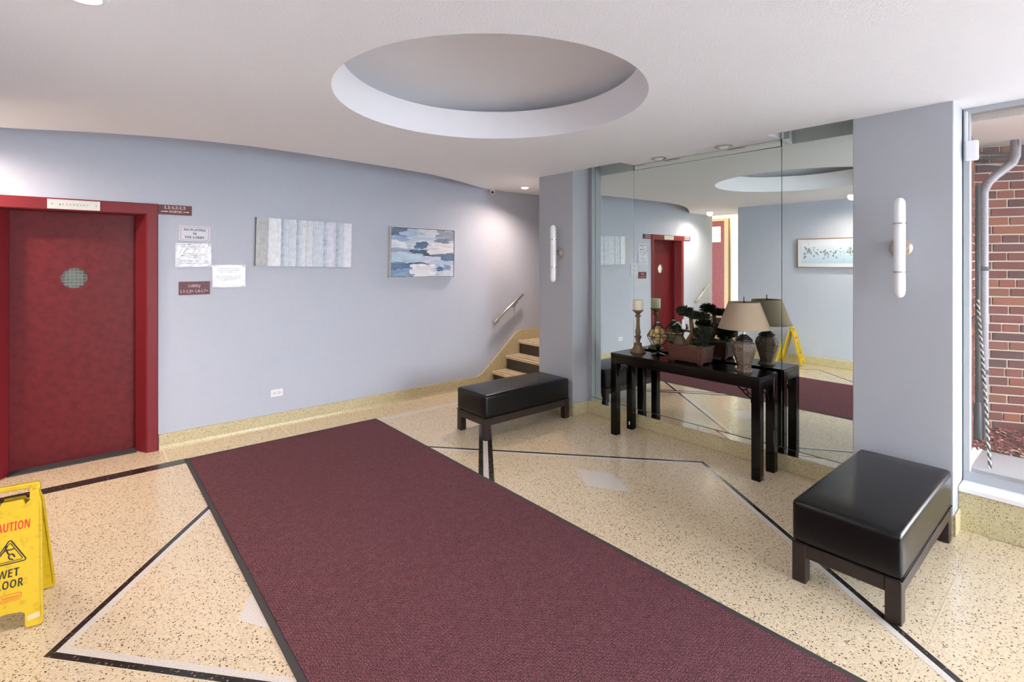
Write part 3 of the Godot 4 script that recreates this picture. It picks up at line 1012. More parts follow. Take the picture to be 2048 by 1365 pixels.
# ------------------------------------------------------------------ mirror
func build_mirror() -> void:
	var o := thing("wall_mirror", Vector3(XM, 0, 0), "large three-panel wall mirror with narrow edge strips between the pillars", "mirror")
	var top := 2.74
	for q in [[-3.596, -3.0965, 0.180, top, 0.0, 0.0], [-3.0915, -1.6845, 0.180, 2.566, 0.005, 0.0], [-1.6795, -1.134, 0.180, top, -0.0006, 0.0]]:
		var st := begin()
		var zc: float = (q[0] + q[1]) * 0.5
		box(st, Vector3(0.008, (q[2] + q[3]) * 0.5, 0), Vector3(0.006, q[3] - q[2], q[1] - q[0]), 0.001)
		var p := put(st, "mirror_panel", mat.mirror, o)
		p.position = Vector3(0, 0, zc)
		p.rotation.y = q[4]
	# bottom strips, tipped back a little
	for q in [[-3.655, -3.3], [-3.297, -2.404], [-2.401, -1.57], [-1.567, -1.134]]:
		var st := begin()
		box(st, Vector3(0, 0, 0), Vector3(0.005, 0.047, q[1] - q[0]), 0.001)
		var p := put(st, "edge_strip", mat.mirror, o)
		p.position = Vector3(0.008, 0.1505, (q[0] + q[1]) * 0.5)
		p.rotation.z = -0.05
	# strip down the corner
	var st := begin()
	box(st, Vector3.ZERO, Vector3(0.005, top - 0.180, 0.050), 0.001)
	var c := put(st, "edge_strip", mat.mirror, o)
	c.position = Vector3(0.008, (top + 0.178) * 0.5, -3.627)
	c.rotation.y = 0.0
	# strip under the ceiling and the short one beside it
	st = begin()
	box(st, Vector3.ZERO, Vector3(0.005, 0.048, 1.40), 0.001)
	c = put(st, "edge_strip", mat.mirror, o)
	c.position = Vector3(0.008, 2.5935, -2.388)
	c.rotation.z = 0.08
	st = begin()
	box(st, Vector3.ZERO, Vector3(0.005, 0.115, 0.05), 0.001)
	c = put(st, "edge_strip", mat.mirror, o)
	c.position = Vector3(-0.002, 2.68, -1.655)
	c.rotation.y = 0.12
	# dark backing that shows in the joints
	st = begin()
	bx(st, Vector3(0.0125, 0.127, -3.66), Vector3(0.02, top, -1.132))
	put(st, "backing", mat.mirror_edge, o)

func sconce(at: Vector3, label: String, dz := 0.0) -> void:
	var o := thing("wall_sconce", at, label, "sconce", "tube wall sconces")
	var st := begin(false)
	# backplate on the wall (x=0 is the wall face), pointing to -x
	var pr := [[0.0, 0.0], [0.062, 0.0], [0.062, 0.008], [0.05, 0.022], [0.03, 0.03], [0.0, 0.032]]
	var tmp := begin(false)
	lathe(tmp, pr, Vector3.ZERO, 28)
	tmp.generate_normals()
	var p := put_mesh(tmp.commit(), "backplate", mat.nickel, o)
	p.rotation.z = PI / 2
	p.position.z = dz
	st = begin(false)
	tube(st, [Vector3(-0.02, 0, dz), Vector3(-0.075, 0, 0)], 0.012, 12)
	put(st, "arm", mat.nickel, o)
	st = begin()
	box(st, Vector3(-0.066, 0, 0), Vector3(0.018, 0.44, 0.03), 0.004)
	put(st, "channel", mat.white, o)
	st = begin(false)
	var prof := [[0.0, -0.314], [0.012, -0.311], [0.022, -0.303], [0.029, -0.288], [0.031, -0.27], [0.031, 0.27], [0.029, 0.288], [0.022, 0.303], [0.012, 0.311], [0.0, 0.314]]
	lathe(st, prof, Vector3(-0.092, 0, 0), 28)
	put(st, "glass_tube", mat.opal, o)
	for y in [-0.152, 0.152]:
		st = begin(false)
		lathe(st, [[0.031, y - 0.006], [0.0345, y - 0.005], [0.0345, y - 0.001], [0.032, y], [0.0345, y + 0.001], [0.0345, y + 0.005], [0.031, y + 0.006]], Vector3(-0.092, 0, 0), 28)
		put(st, "ring", mat.chrome, o)

# ------------------------------------------------------------------ furniture
func make_bench(called: String, at: Vector3, label: String) -> void:
	var o := thing(called, at, label, "bench", "leather benches")
	var L := 1.11
	var D := 0.462
	for sx in [-1.0, 1.0]:
		for sz in [-1.0, 1.0]:
			var st := begin()
			box(st, Vector3(sx * (L * 0.5 - 0.032), 0.1, sz * (D * 0.5 - 0.032)), Vector3(0.064, 0.2, 0.064), 0.003)
			put(st, "leg", mat.espresso, o)
	for sz in [-1.0, 1.0]:
		var st := begin()
		box(st, Vector3(0, 0.168, sz * (D * 0.5 - 0.018)), Vector3(L - 0.128, 0.068, 0.032), 0.003)
		put(st, "apron", mat.espresso, o)
	for sx in [-1.0, 1.0]:
		var st := begin()
		box(st, Vector3(sx * (L * 0.5 - 0.018), 0.168, 0), Vector3(0.032, 0.068, D - 0.128), 0.003)
		put(st, "apron", mat.espresso, o)
	var st := begin(false)
	cushion(st, Vector3(L + 0.004, 0.214, D + 0.004), 0.024, 0.018)
	var c := put(st, "seat_cushion", mat.leather, o)
	c.position.y = 0.203
	# piping round the foot of the cushion and its corner seams
	st = begin(false)
	var hx := L * 0.5 + 0.002
	var hz := D * 0.5 + 0.002
	tube(st, [Vector3(-hx, 0.206, -hz), Vector3(hx, 0.206, -hz), Vector3(hx, 0.206, hz), Vector3(-hx, 0.206, hz), Vector3(-hx, 0.206, -hz)], 0.003, 6, false)
	put(st, "piping", mat.leather, o)

func build_console() -> void:
	var X0 := 3.852
	var X1 := 4.165
	var Z0 := -3.092
	var Z1 := -1.688
	var T := 0.782
	var o := thing("console_table", Vector3((X0 + X1) * 0.5, 0, (Z0 + Z1) * 0.5), "black lacquer console table with fretwork brackets before the mirror", "table")
	var hx := (X1 - X0) * 0.5
	var hz := (Z1 - Z0) * 0.5
	var st := begin()
	box(st, Vector3(0, T - 0.016, 0), Vector3(hx * 2, 0.032, hz * 2), 0.003)
	put(st, "table_top", mat.lacquer, o)
	for s in [-1.0, 1.0]:
		st = begin()
		box(st, Vector3(s * (hx - 0.012), T - 0.062, 0), Vector3(0.022, 0.062, hz * 2 - 0.13), 0.002)
		put(st, "apron", mat.lacquer, o)
		st = begin()
		box(st, Vector3(0, T - 0.062, s * (hz - 0.012)), Vector3(hx * 2 - 0.13, 0.062, 0.022), 0.002)
		put(st, "apron", mat.lacquer, o)
	for sx in [-1.0, 1.0]:
		for sz in [-1.0, 1.0]:
			st = begin()
			box(st, Vector3(sx * (hx - 0.0335), (T - 0.032) * 0.5, sz * (hz - 0.0335)), Vector3(0.067, T - 0.032, 0.067), 0.004)
			var lg := put(st, "leg", mat.lacquer, o)
			if sx > 0 and sz < 0:
				st = begin()
				box(st, Vector3(hx - 0.068, 0.062, -hz + 0.036), Vector3(0.0012, 0.032, 0.012), 0.0)
				put(st, "chip", mat.white, lg)
			if sx < 0 and sz > 0:
				st = begin()
				box(st, Vector3(-hx + 0.05, 0.02, hz - 0.0002), Vector3(0.03, 0.036, 0.0012), 0.0)
				put(st, "chip", std(rgb(112, 74, 62), 0.7), lg)
	# open fretwork brackets in the corners
	for sz in [-1.0, 1.0]:
		for sx in [-1.0, 1.0]:
			fret(o, Vector3(sx * (hx - 0.034), T - 0.094, sz * (hz - 0.067)), Vector3(0, 0, -sz))
		for sx in [-1.0, 1.0]:
			fret(o, Vector3(sx * (hx - 0.067), T - 0.094, sz * (hz - 0.034)), Vector3(-sx, 0, 0))

func fret(o: Node, at: Vector3, d: Vector3) -> void:
	var st := begin(false)
	var r := 0.006
	var e := func(x: float, y: float) -> Vector3: return at + d * x + Vector3(0, y, 0)
	var w := 0.11 if absf(d.z) > 0.5 else 0.06
	tube(st, [e.call(0.0, -0.13), e.call(0.012, -0.11), e.call(0.012, -0.085), e.call(0.03, -0.07), e.call(w * 0.55, -0.055), e.call(w * 0.75, -0.03), e.call(w, -0.015), e.call(w, 0.0)], r, 8)
	tube(st, [e.call(0.0, -0.06), e.call(w * 0.3, -0.045), e.call(w * 0.45, -0.02), e.call(w * 0.42, 0.0)], r * 0.8, 8)
	tube(st, [e.call(w * 0.3, -0.045), e.call(w * 0.52, -0.06)], r * 0.8, 8)
	tube(st, [e.call(w * 0.45, -0.02), e.call(w * 0.76, -0.03)], r * 0.8, 8)
	put(st, "fretwork_bracket", mat.lacquer, o)

func build_table_things() -> void:
	var T := 0.782
	# candlestick
	var o := thing("candlestick", Vector3(4.07, T, -2.935), "carved antique-gold candlestick at the end of the console", "candlestick")
	var st := begin(false)
	lathe(st, [[0.0, 0.0], [0.074, 0.0], [0.076, 0.006], [0.070, 0.016], [0.052, 0.034], [0.040, 0.056], [0.036, 0.074], [0.040, 0.080], [0.036, 0.086], [0.024, 0.090], [0.020, 0.104], [0.026, 0.128], [0.034, 0.144], [0.036, 0.152], [0.026, 0.156], [0.021, 0.164], [0.026, 0.188], [0.025, 0.206], [0.019, 0.232], [0.016, 0.27], [0.0155, 0.32], [0.018, 0.338], [0.030, 0.345], [0.030, 0.352], [0.018, 0.358], [0.022, 0.372], [0.040, 0.388], [0.052, 0.397], [0.054, 0.404], [0.050, 0.405], [0.0, 0.404]], Vector3.ZERO, 20)
	put(st, "stem", mat.antique, o)
	o = thing("pillar_candle", Vector3(4.07, T + 0.405, -2.935), "ivory pillar candle standing on the candlestick", "candle")
	st = begin(false)
	lathe(st, [[0.0, 0.0], [0.045, 0.0], [0.047, 0.003], [0.047, 0.092], [0.044, 0.096], [0.036, 0.093], [0.0, 0.088]], Vector3.ZERO, 28)
	put(st, "wax_body", mat.wax, o)
	st = begin(false)
	tube(st, [Vector3(0, 0.086, 0), Vector3(0.001, 0.100, 0.001)], 0.0012, 6)
	put(st, "wick", mat.black, o)
	# wire orb ornament on a dark stand
	o = thing("wire_orb_ornament", Vector3(4.09, T, -2.725), "bronze wire cage ornament filled with gold glass balls", "ornament")
	st = begin(false)
	lathe(st, [[0.0, 0.0], [0.062, 0.0], [0.064, 0.005], [0.045, 0.012], [0.016, 0.022], [0.012, 0.05], [0.022, 0.072], [0.03, 0.08], [0.0, 0.08]], Vector3.ZERO, 24)
	put(st, "stand", mat.lacquer, o)
	for k in 8:
		st = begin(false)
		var a := TAU * k / 8.0
		var dd := Vector3(cos(a), 0, sin(a))
		tube(st, [Vector3(0, 0.295, 0) + dd * 0.014, Vector3(0, 0.262, 0) + dd * 0.048, Vector3(0, 0.188, 0) + dd * 0.096, Vector3(0, 0.172, 0) + dd * 0.098, Vector3(0, 0.112, 0) + dd * 0.066, Vector3(0, 0.078, 0) + dd * 0.026], 0.0036, 6)
		put(st, "wire", mat.bronze, o)
	for q in [[0.099, 0.178, 0.004], [0.027, 0.08, 0.004], [0.015, 0.296, 0.004]]:
		st = begin(false)
		var ring := []
		for k in 25: ring.append(Vector3(cos(TAU * k / 24.0) * q[0], q[1], sin(TAU * k / 24.0) * q[0]))
		tube(st, ring, q[2], 6, false)
		put(st, "hoop", mat.bronze, o)
	st = begin(false)
	lathe(st, [[0.0, 0.29], [0.013, 0.29], [0.013, 0.308], [0.0, 0.31]], Vector3.ZERO, 14)
	put(st, "cap", mat.white, o)
	st = begin(false)
	var hook := []
	for k in 13: hook.append(Vector3(0.0, 0.322 + 0.013 * sin(TAU * k / 12.0), 0.013 * cos(TAU * k / 12.0)))
	tube(st, hook, 0.0025, 6, false)
	put(st, "hanging_loop", mat.black, o)
	rng.seed = 71
	for q in [[-0.035, 0.225, 0.01], [-0.02, 0.205, -0.04], [0.03, 0.215, 0.025], [-0.045, 0.165, 0.03], [0.035, 0.165, -0.035], [-0.015, 0.13, 0.03], [0.02, 0.125, -0.02], [-0.03, 0.12, -0.02], [0.045, 0.16, 0.03], [0.0, 0.24, 0.0], [-0.055, 0.178, -0.02]]:
		var sm := SphereMesh.new()
		sm.radius = 0.030
		sm.height = 0.060
		sm.radial_segments = 16
		sm.rings = 8
		var b := put_mesh(sm, "glass_ball", mat.gold if rng.randf() < 0.65 else mat.wax, o)
		b.position = Vector3(q[0], q[1], q[2])
	build_bonsai(T)
	build_lamp(T)

func build_bonsai(T: float) -> void:
	var o := thing("bonsai", Vector3(4.02, T, -2.354), "dark green bonsai pine in brown rectangular planter on the console", "bonsai")
	# planter: flared rectangular tray on four small feet
	var pl := Node3D.new()
	pl.name = "planter"
	o.add_child(pl)
	var st := begin()
	var lv := [[0.086, 0.150, 0.014], [0.089, 0.154, 0.018], [0.095, 0.163, 0.134], [0.100, 0.168, 0.136], [0.100, 0.168, 0.150], [0.090, 0.158, 0.150], [0.088, 0.156, 0.122]]
	for i in lv.size() - 1:
		var a: Array = lv[i]
		var b: Array = lv[i + 1]
		for s in [-1.0, 1.0]:
			var inner := -1.0 if i == lv.size() - 2 else 1.0
			face(st, [Vector3(s * a[0], a[2], -a[1]), Vector3(s * a[0], a[2], a[1]), Vector3(s * b[0], b[2], b[1]), Vector3(s * b[0], b[2], -b[1])], Vector3(s * inner, 0.01, 0))
			face(st, [Vector3(-a[0], a[2], s * a[1]), Vector3(a[0], a[2], s * a[1]), Vector3(b[0], b[2], s * b[1]), Vector3(-b[0], b[2], s * b[1])], Vector3(0, 0.01, s * inner))
	face(st, [Vector3(-0.086, 0.014, -0.15), Vector3(0.086, 0.014, -0.15), Vector3(0.086, 0.014, 0.15), Vector3(-0.086, 0.014, 0.15)], Vector3.DOWN)
	put(st, "tray", mat.planter, pl)
	for sx in [-1.0, 1.0]:
		for sz in [-1.0, 1.0]:
			st = begin()
			box(st, Vector3(sx * 0.066, 0.008, sz * 0.128), Vector3(0.034, 0.016, 0.04), 0.004)
			put(st, "foot", mat.planter, pl)
	# raised panels on the sides
	for s in [-1.0, 1.0]:
		st = begin()
		var xf := Transform3D(Basis(Vector3(0, 0, 1), -s * 0.052), Vector3(s * 0.0925, 0.076, 0))
		box(st, Vector3.ZERO, Vector3(0.005, 0.085, 0.26), 0.0015, xf)
		put(st, "panel", mat.planter, pl)
		st = begin()
		xf = Transform3D(Basis(Vector3(1, 0, 0), s * 0.077), Vector3(0, 0.076, s * 0.1590))
		box(st, Vector3.ZERO, Vector3(0.135, 0.085, 0.005), 0.0015, xf)
		put(st, "panel", mat.planter, pl)
	st = begin(false)
	var fl := FastNoiseLite.new()
	fl.seed = 8
	fl.frequency = 9.0
	var n := 14
	for i in n:
		for j in n:
			var p := []
			for q in [[i, j], [i + 1, j], [i + 1, j + 1], [i, j + 1]]:
				var u := float(q[0]) / n - 0.5
				var v := float(q[1]) / n - 0.5
				p.append(Vector3(u * 0.178, 0.130 + 0.035 * (0.25 - u * u) * 2.0 * (0.5 + fl.get_noise_2d(u, v)), v * 0.314))
			face(st, p, Vector3.UP)
	put(st, "soil", mat.soil, o)
	# rock at the end
	st = begin(false)
	lathe(st, [[0.0, 0.11], [0.055, 0.125], [0.062, 0.15], [0.045, 0.185], [0.03, 0.215], [0.0, 0.23]], Vector3(-0.01, 0, -0.095), 7)
	put(st, "rock", mat.rock, o)
	# trunk and branches
	st = begin(false)
	tube(st, [Vector3(0.0, 0.12, -0.05), Vector3(0.01, 0.155, -0.03), Vector3(0.0, 0.20, -0.005), Vector3(0.005, 0.25, 0.02), Vector3(0.0, 0.31, 0.012), Vector3(0.0, 0.37, 0.005), Vector3(0.0, 0.42, 0.01)], [0.040, 0.03, 0.024, 0.021, 0.018, 0.016, 0.011], 10)
	for q in [[Vector3(0, 0.13, -0.04), Vector3(-0.05, 0.125, -0.09)], [Vector3(0, 0.13, -0.04), Vector3(0.05, 0.122, -0.01)], [Vector3(0, 0.14, -0.03), Vector3(-0.045, 0.125, 0.03)]]:
		tube(st, [q[0], (q[0] + q[1]) * 0.5 + Vector3(0, 0.012, 0), q[1]], [0.022, 0.016, 0.006], 8)
	put(st, "trunk", mat.bark, o)
	for q in [[Vector3(0, 0.39, 0.006), Vector3(-0.02, 0.42, -0.06), Vector3(0.0, 0.425, -0.10)], [Vector3(0, 0.38, 0.006), Vector3(0.02, 0.395, 0.07), Vector3(0.0, 0.40, 0.13)], [Vector3(0, 0.26, 0.015), Vector3(-0.02, 0.27, -0.05), Vector3(-0.02, 0.262, -0.12)], [Vector3(0, 0.24, 0.01), Vector3(0.0, 0.235, 0.07), Vector3(0.0, 0.22, 0.12)]]:
		st = begin(false)
		tube(st, q, [0.011, 0.009, 0.005], 8)
		put(st, "branch", mat.bark, o)
	# pads of needles: [centre, half sizes, tufts]
	rng.seed = 99
	for q in [[Vector3(0.0, 0.435, -0.055), Vector3(0.075, 0.04, 0.075), 260], [Vector3(0.0, 0.405, 0.07), Vector3(0.08, 0.03, 0.11), 320], [Vector3(-0.02, 0.285, -0.105), Vector3(0.07, 0.042, 0.08), 260], [Vector3(0.0, 0.265, 0.115), Vector3(0.08, 0.045, 0.085), 280], [Vector3(0.0, 0.20, 0.115), Vector3(0.075, 0.045, 0.08), 260]]:
		st = begin()
		var c: Vector3 = q[0]
		var hs: Vector3 = q[1]
		for k in q[2]:
			var dv := Vector3(rng.randfn(), rng.randfn(), rng.randfn()).normalized() * pow(rng.randf(), 0.4)
			var p := c + Vector3(dv.x * hs.x, dv.y * hs.y, dv.z * hs.z)
			for e in 5:
				var nd := (Vector3(rng.randfn(), absf(rng.randfn()) * 0.7, rng.randfn()).normalized() + dv * 0.4).normalized()
				var sd := nd.cross(Vector3(rng.randfn(), rng.randfn(), rng.randfn())).normalized() * 0.0042
				var ln := rng.randf_range(0.016, 0.03)
				face(st, [p - sd, p + sd, p + nd * ln], nd.cross(sd))
		var pm := put(st, "needle_pad", mat.needles, o)
	# moss tufts and the small white ornament
	for q in [Vector3(-0.045, 0.14, 0.06), Vector3(-0.05, 0.138, 0.13), Vector3(-0.03, 0.142, 0.02), Vector3(0.03, 0.14, 0.15)]:
		st = begin(false)
		lathe(st, [[0.028, -0.012], [0.024, 0.004], [0.012, 0.012], [0.0, 0.014]], q, 9)
		put(st, "moss", mat.moss, o)
	st = begin()
	prism(st, PackedVector2Array([Vector2(-0.045, 0.0), Vector2(0.0, 0.034), Vector2(0.045, 0.0), Vector2(0.038, -0.004), Vector2(0.0, 0.024), Vector2(-0.038, -0.004)]), Vector3(-0.07, 0.312, -0.085), Vector3(0, 0, 1), Vector3.UP, Vector3(0.03, 0, 0))
	put(st, "ornament_roof", std(rgb(168, 178, 158), 0.6), o)
	st = begin(false)
	lathe(st, [[0.0, 0.28], [0.017, 0.285], [0.02, 0.305], [0.014, 0.33], [0.016, 0.352], [0.008, 0.372], [0.0, 0.376]], Vector3(-0.05, 0, -0.035), 12)
	put(st, "ornament_figure", mat.white, o)

func build_lamp(T: float) -> void:
	var o := thing("table_lamp", Vector3(4.015, T, -1.885), "table lamp with crackled ginger-jar base and beige linen shade", "lamp")
	var st := begin()
	lathe(st, [[0.0, 0.0], [0.066, 0.0], [0.066, 0.012], [0.052, 0.024], [0.054, 0.05], [0.072, 0.11], [0.088, 0.165], [0.090, 0.19], [0.080, 0.22], [0.060, 0.238], [0.0, 0.24]], Vector3.ZERO, 8, PI / 8, true)
	put(st, "jar", mat.jar, o)
	st = begin()
	lathe(st, [[0.052, 0.236], [0.066, 0.244], [0.063, 0.252], [0.045, 0.268], [0.026, 0.286], [0.012, 0.292], [0.0, 0.292]], Vector3.ZERO, 8, PI / 8, true)
	put(st, "jar_cap", mat.jar_cap, o)
	st = begin(false)
	lathe(st, [[0.011, 0.29], [0.011, 0.325], [0.009, 0.327], [0.0, 0.327]], Vector3.ZERO, 16)
	put(st, "sleeve", mat.white, o)
	st = begin(false)
	lathe(st, [[0.018, 0.325], [0.018, 0.332], [0.012, 0.335], [0.012, 0.38], [0.0, 0.38]], Vector3.ZERO, 16)
	put(st, "socket", mat.bronze, o)
	st = begin(false)
	lathe(st, [[0.0, 0.38], [0.013, 0.385], [0.028, 0.42], [0.03, 0.44], [0.02, 0.465], [0.0, 0.472]], Vector3.ZERO, 18)
	put(st, "bulb", mat.opal, o)
	for s in [-1.0, 1.0]:
		st = begin(false)
		tube(st, [Vector3(0.012 * s, 0.335, 0), Vector3(0.045 * s, 0.39, 0), Vector3(0.045 * s, 0.47, 0), Vector3(0.02 * s, 0.535, 0), Vector3(0, 0.545, 0)], 0.002, 6)
		put(st, "harp", mat.bronze, o)
	st = begin(false)
	tube(st, [Vector3(0, 0.54, 0), Vector3(0, 0.552, 0), Vector3(0, 0.565, 0), Vector3(0, 0.582, 0), Vector3(0, 0.588, 0)], [0.006, 0.006, 0.003, 0.005, 0.002], 10)
	put(st, "finial", mat.black, o)
	# shade: inner and outer face, open above and below, with a spider in the top
	st = begin(false)
	lathe(st, [[0.193, 0.338], [0.116, 0.546], [0.1135, 0.546], [0.190, 0.338], [0.193, 0.338]], Vector3.ZERO, 48)
	var sh := put(st, "shade", mat.linen, o)
	for q in [[0.1925, 0.340, 0.003], [0.116, 0.545, 0.003]]:
		st = begin(false)
		var ring := []
		for k in 49: ring.append(Vector3(cos(TAU * k / 48.0) * q[0], q[1], sin(TAU * k / 48.0) * q[0]))
		tube(st, ring, q[2], 6, false)
		put(st, "trim", mat.linen, sh)
	for k in 3:
		st = begin(false)
		var a := TAU * k / 3.0
		tube(st, [Vector3(0, 0.541, 0), Vector3(cos(a) * 0.114, 0.541, sin(a) * 0.114)], 0.002, 6)
		put(st, "spider_arm", mat.bronze, sh)

func build_runner() -> void:
	var o := thing("carpet_runner", Vector3(1.49, 0, -2.0), "long burgundy ribbed entrance runner with black rubber border", "runner")
	var x := 0.852
	var z0 := -2.982
	var z1 := 5.9
	var b := 0.032
	var st := begin()
	bx(st, Vector3(-x + b, 0.0005, z0 + b), Vector3(x - b, 0.009, z1 - b), 0.002)
	put(st, "pile", mat.carpet, o)
	st = begin()
	bx(st, Vector3(-x, 0.0005, z0), Vector3(-x + b, 0.006, z1), 0.002)
	bx(st, Vector3(x - b, 0.0005, z0), Vector3(x, 0.006, z1), 0.002)
	bx(st, Vector3(-x + b, 0.0005, z0), Vector3(x - b, 0.006, z0 + b * 0.5), 0.002)
	bx(st, Vector3(-x + b, 0.0005, z1 - b), Vector3(x - b, 0.006, z1), 0.002)
	put(st, "rubber_border", mat.rubber, o)

# ------------------------------------------------------------------ caution sign
func wet_panel(parent: Node3D, called: String, lean: float, back: bool) -> Node3D:
	var p := Node3D.new()
	p.name = called
	parent.add_child(p)
	p.position = Vector3(0, 0.602, 0)
	var W := 0.122
	var taper := func(p: Vector2) -> Vector2: return Vector2(p.x * lerpf(0.77, 1.0, clampf(-p.y / 0.615, 0.0, 1.0)), p.y)
	var H := 0.615
	# local: x across, y along the board from the hinge (0) down to -H, z outwards
	p.rotation = Vector3(lean, 0, 0)
	if back: p.transform.basis = Basis(Vector3.UP, PI) * Basis(Vector3.RIGHT, -absf(lean))
	else: p.transform.basis = Basis(Vector3.RIGHT, -absf(lean))
	var st := begin()
	var out := PackedVector2Array([Vector2(-W * 0.93, -0.055), Vector2(-W * 0.93, -0.02), Vector2(-W * 0.60, -0.02), Vector2(-W * 0.60, -0.075), Vector2(-W * 0.45, -0.09), Vector2(-W * 0.36, -0.066), Vector2(W * 0.36, -0.066), Vector2(W * 0.45, -0.09), Vector2(W * 0.60, -0.075), Vector2(W * 0.60, -0.02), Vector2(W * 0.93, -0.02), Vector2(W * 0.93, -0.055), Vector2(W, -0.085), Vector2(W * 1.02, -H + 0.012), Vector2(W * 0.98, -H), Vector2(W * 0.58, -H), Vector2(W * 0.54, -H + 0.012), Vector2(W * 0.52, -H + 0.062), Vector2(W * 0.40, -H + 0.072), Vector2(0, -H + 0.078), Vector2(-W * 0.40, -H + 0.072), Vector2(-W * 0.52, -H + 0.062), Vector2(-W * 0.54, -H + 0.012), Vector2(-W * 0.58, -H), Vector2(-W * 0.98, -H), Vector2(-W * 1.02, -H + 0.012), Vector2(-W, -0.085)])
	for i in out.size(): out[i] = taper.call(out[i])
	prism(st, out, Vector3(0, 0, -0.004), Vector3.RIGHT, Vector3.UP, Vector3(0, 0, 0.012))
	put(st, "board", mat.yellow, p)
	st = begin()
	var rr := PackedVector2Array()
	for c in [[1, -0.13], [-1, -0.13], [-1, -0.505], [1, -0.505]]:
		var k0 := {"1-0.13": 0, "-1-0.13": 1, "-1-0.505": 2, "1-0.505": 3}
		var q: int = k0[str(c[0]) + str(c[1])]
		for i in 5:
			var a := PI * 0.5 * (q + i / 4.0)
			rr.append(Vector2(c[0] * (W * 0.80), c[1]) + Vector2(cos(a), sin(a)) * 0.012)
	for i in rr.size(): rr[i] = taper.call(rr[i])
	prism(st, rr, Vector3(0, 0, 0.006), Vector3.RIGHT, Vector3.UP, Vector3(0, 0, 0.0035))
	put(st, "raised_field", mat.yellow, p)
	for s in [-1.0, 1.0]:
		st = begin()
		var rib := PackedVector2Array([Vector2(s * W * 0.97, -0.09), Vector2(s * W * 1.02, -0.09), Vector2(s * W * 1.03, -H + 0.02), Vector2(s * W * 0.98, -H + 0.02)])
		for i in 4: rib[i] = taper.call(rib[i])
		prism(st, rib, Vector3(0, 0, -0.010), Vector3.RIGHT, Vector3.UP, Vector3(0, 0, 0.022))
		put(st, "side_rib", mat.yellow, p)
	return p

func build_caution() -> void:
	var o := thing("caution_sign", Vector3(-0.250, 0, -3.308), "yellow folding floor sign reading CAUTION WET FLOOR", "floor sign", "", "", -0.10)
	var fr := wet_panel(o, "front_board", 0.265, false)
	wet_panel(o, "rear_board", 0.265, true)
	var st := begin()
	bx(st, Vector3(-0.090, 0.582, -0.012), Vector3(0.090, 0.606, 0.016), 0.005)
	put(st, "handle_bar", mat.yellow, o)
	for s in [-1.0, 1.0]:
		st = begin(false)
		tube(st, [Vector3(s * 0.066, 0.578, 0), Vector3(s * 0.092, 0.578, 0)], 0.016, 16)
		put(st, "hinge", mat.yellow, o)
	var z := 0.0096
	text("CAUTION", 0.128, 0.038, mat.red_ink, fr, Vector3(0, -0.176, z))
	# warning triangle
	for q in [[0.056, 0.0050, 0.0], [0.044, 0.0032, 0.0]]:
		st = begin(false)
		var r: float = q[0]
		var c := Vector3(0, -0.292, z)
		var a := c + Vector3(0, r * 1.12, 0)
		var b := c + Vector3(r * 1.08, -r * 0.70, 0)
		var d := c + Vector3(-r * 1.08, -r * 0.70, 0)
		var path := []
		for e in [[a, b], [b, d], [d, a]]:
			for t in [0.06, 0.3, 0.7, 0.94]: path.append((e[0] as Vector3).lerp(e[1], t))
		path.append(path[0])
		for i in path.size() - 1:
			var dv: Vector3 = (path[i + 1] - path[i])
			var sd: Vector3 = Vector3(-dv.y, dv.x, 0).normalized() * float(q[1]) * 0.5
			face(st, [path[i] - sd, path[i + 1] - sd, path[i + 1] + sd, path[i] + sd], Vector3(0, 0, 1))
		var tri_ := put(st, "warning_triangle", mat.black, fr)
	# falling figure
	st = begin(false)
	var f0 := Vector3(-0.004, -0.288, z)
	lathe_disc(st, f0 + Vector3(-0.008, 0.030, 0.0004), 0.0062)
	for l in [[[-0.008, 0.022], [-0.002, 0.004], [0.004, -0.006]], [[0.004, -0.006], [0.014, -0.004], [0.024, -0.020]], [[0.002, -0.008], [0.004, -0.022], [0.018, -0.030]], [[-0.006, 0.018], [-0.018, 0.008], [-0.026, -0.004]], [[-0.004, 0.016], [0.008, 0.014], [0.020, 0.016]]]:
		for i in 2:
			var p0 := f0 + Vector3(l[i][0], l[i][1], 0.0004)
			var p1 := f0 + Vector3(l[i + 1][0], l[i + 1][1], 0.0004)
			var sd := Vector3(-(p1 - p0).y, (p1 - p0).x, 0).normalized() * 0.0028
			face(st, [p0 - sd, p1 - sd, p1 + sd, p0 + sd], Vector3(0, 0, 1))
	put(st, "falling_figure", mat.black, fr)
	text("WET", 0.072, 0.034, mat.black, fr, Vector3(0, -0.372, z))
	text("FLOOR", 0.104, 0.034, mat.black, fr, Vector3(0, -0.418, z))
	# maker's mark
	st = begin(false)
	var lg := [Vector2(-0.034, -0.010), Vector2(-0.034, 0.008), Vector2(-0.026, 0.012), Vector2(0.030, 0.012), Vector2(0.036, 0.007), Vector2(0.034, -0.010)]
	for i in lg.size():
		var p0 := Vector3(lg[i].x + 0.012, lg[i].y - 0.472, z)
		var p1 := Vector3(lg[(i + 1) % lg.size()].x + 0.012, lg[(i + 1) % lg.size()].y - 0.472, z)
		var sd := Vector3(-(p1 - p0).y, (p1 - p0).x, 0).normalized() * 0.0011
		face(st, [p0 - sd, p1 - sd, p1 + sd, p0 + sd], Vector3(0, 0, 1))
	put(st, "logo_outline", mat.red_ink, fr)
	text("Rubbermaid", 0.056, 0.010, mat.red_ink, fr, Vector3(0.013, -0.472, z), false, true, 0.0, 0.2)
	text("Commercial Products", 0.066, 0.005, mat.red_ink, fr, Vector3(0.012, -0.488, z), false, true)
	st = begin()
	box(st, Vector3.ZERO, Vector3(0.042, 0.022, 0.001), 0.0, Transform3D(Basis(Vector3(0, 0, 1), 0.12), Vector3(0.092, -0.575, 0.0088)))
	put(st, "worn_sticker", mat.sticker, fr)

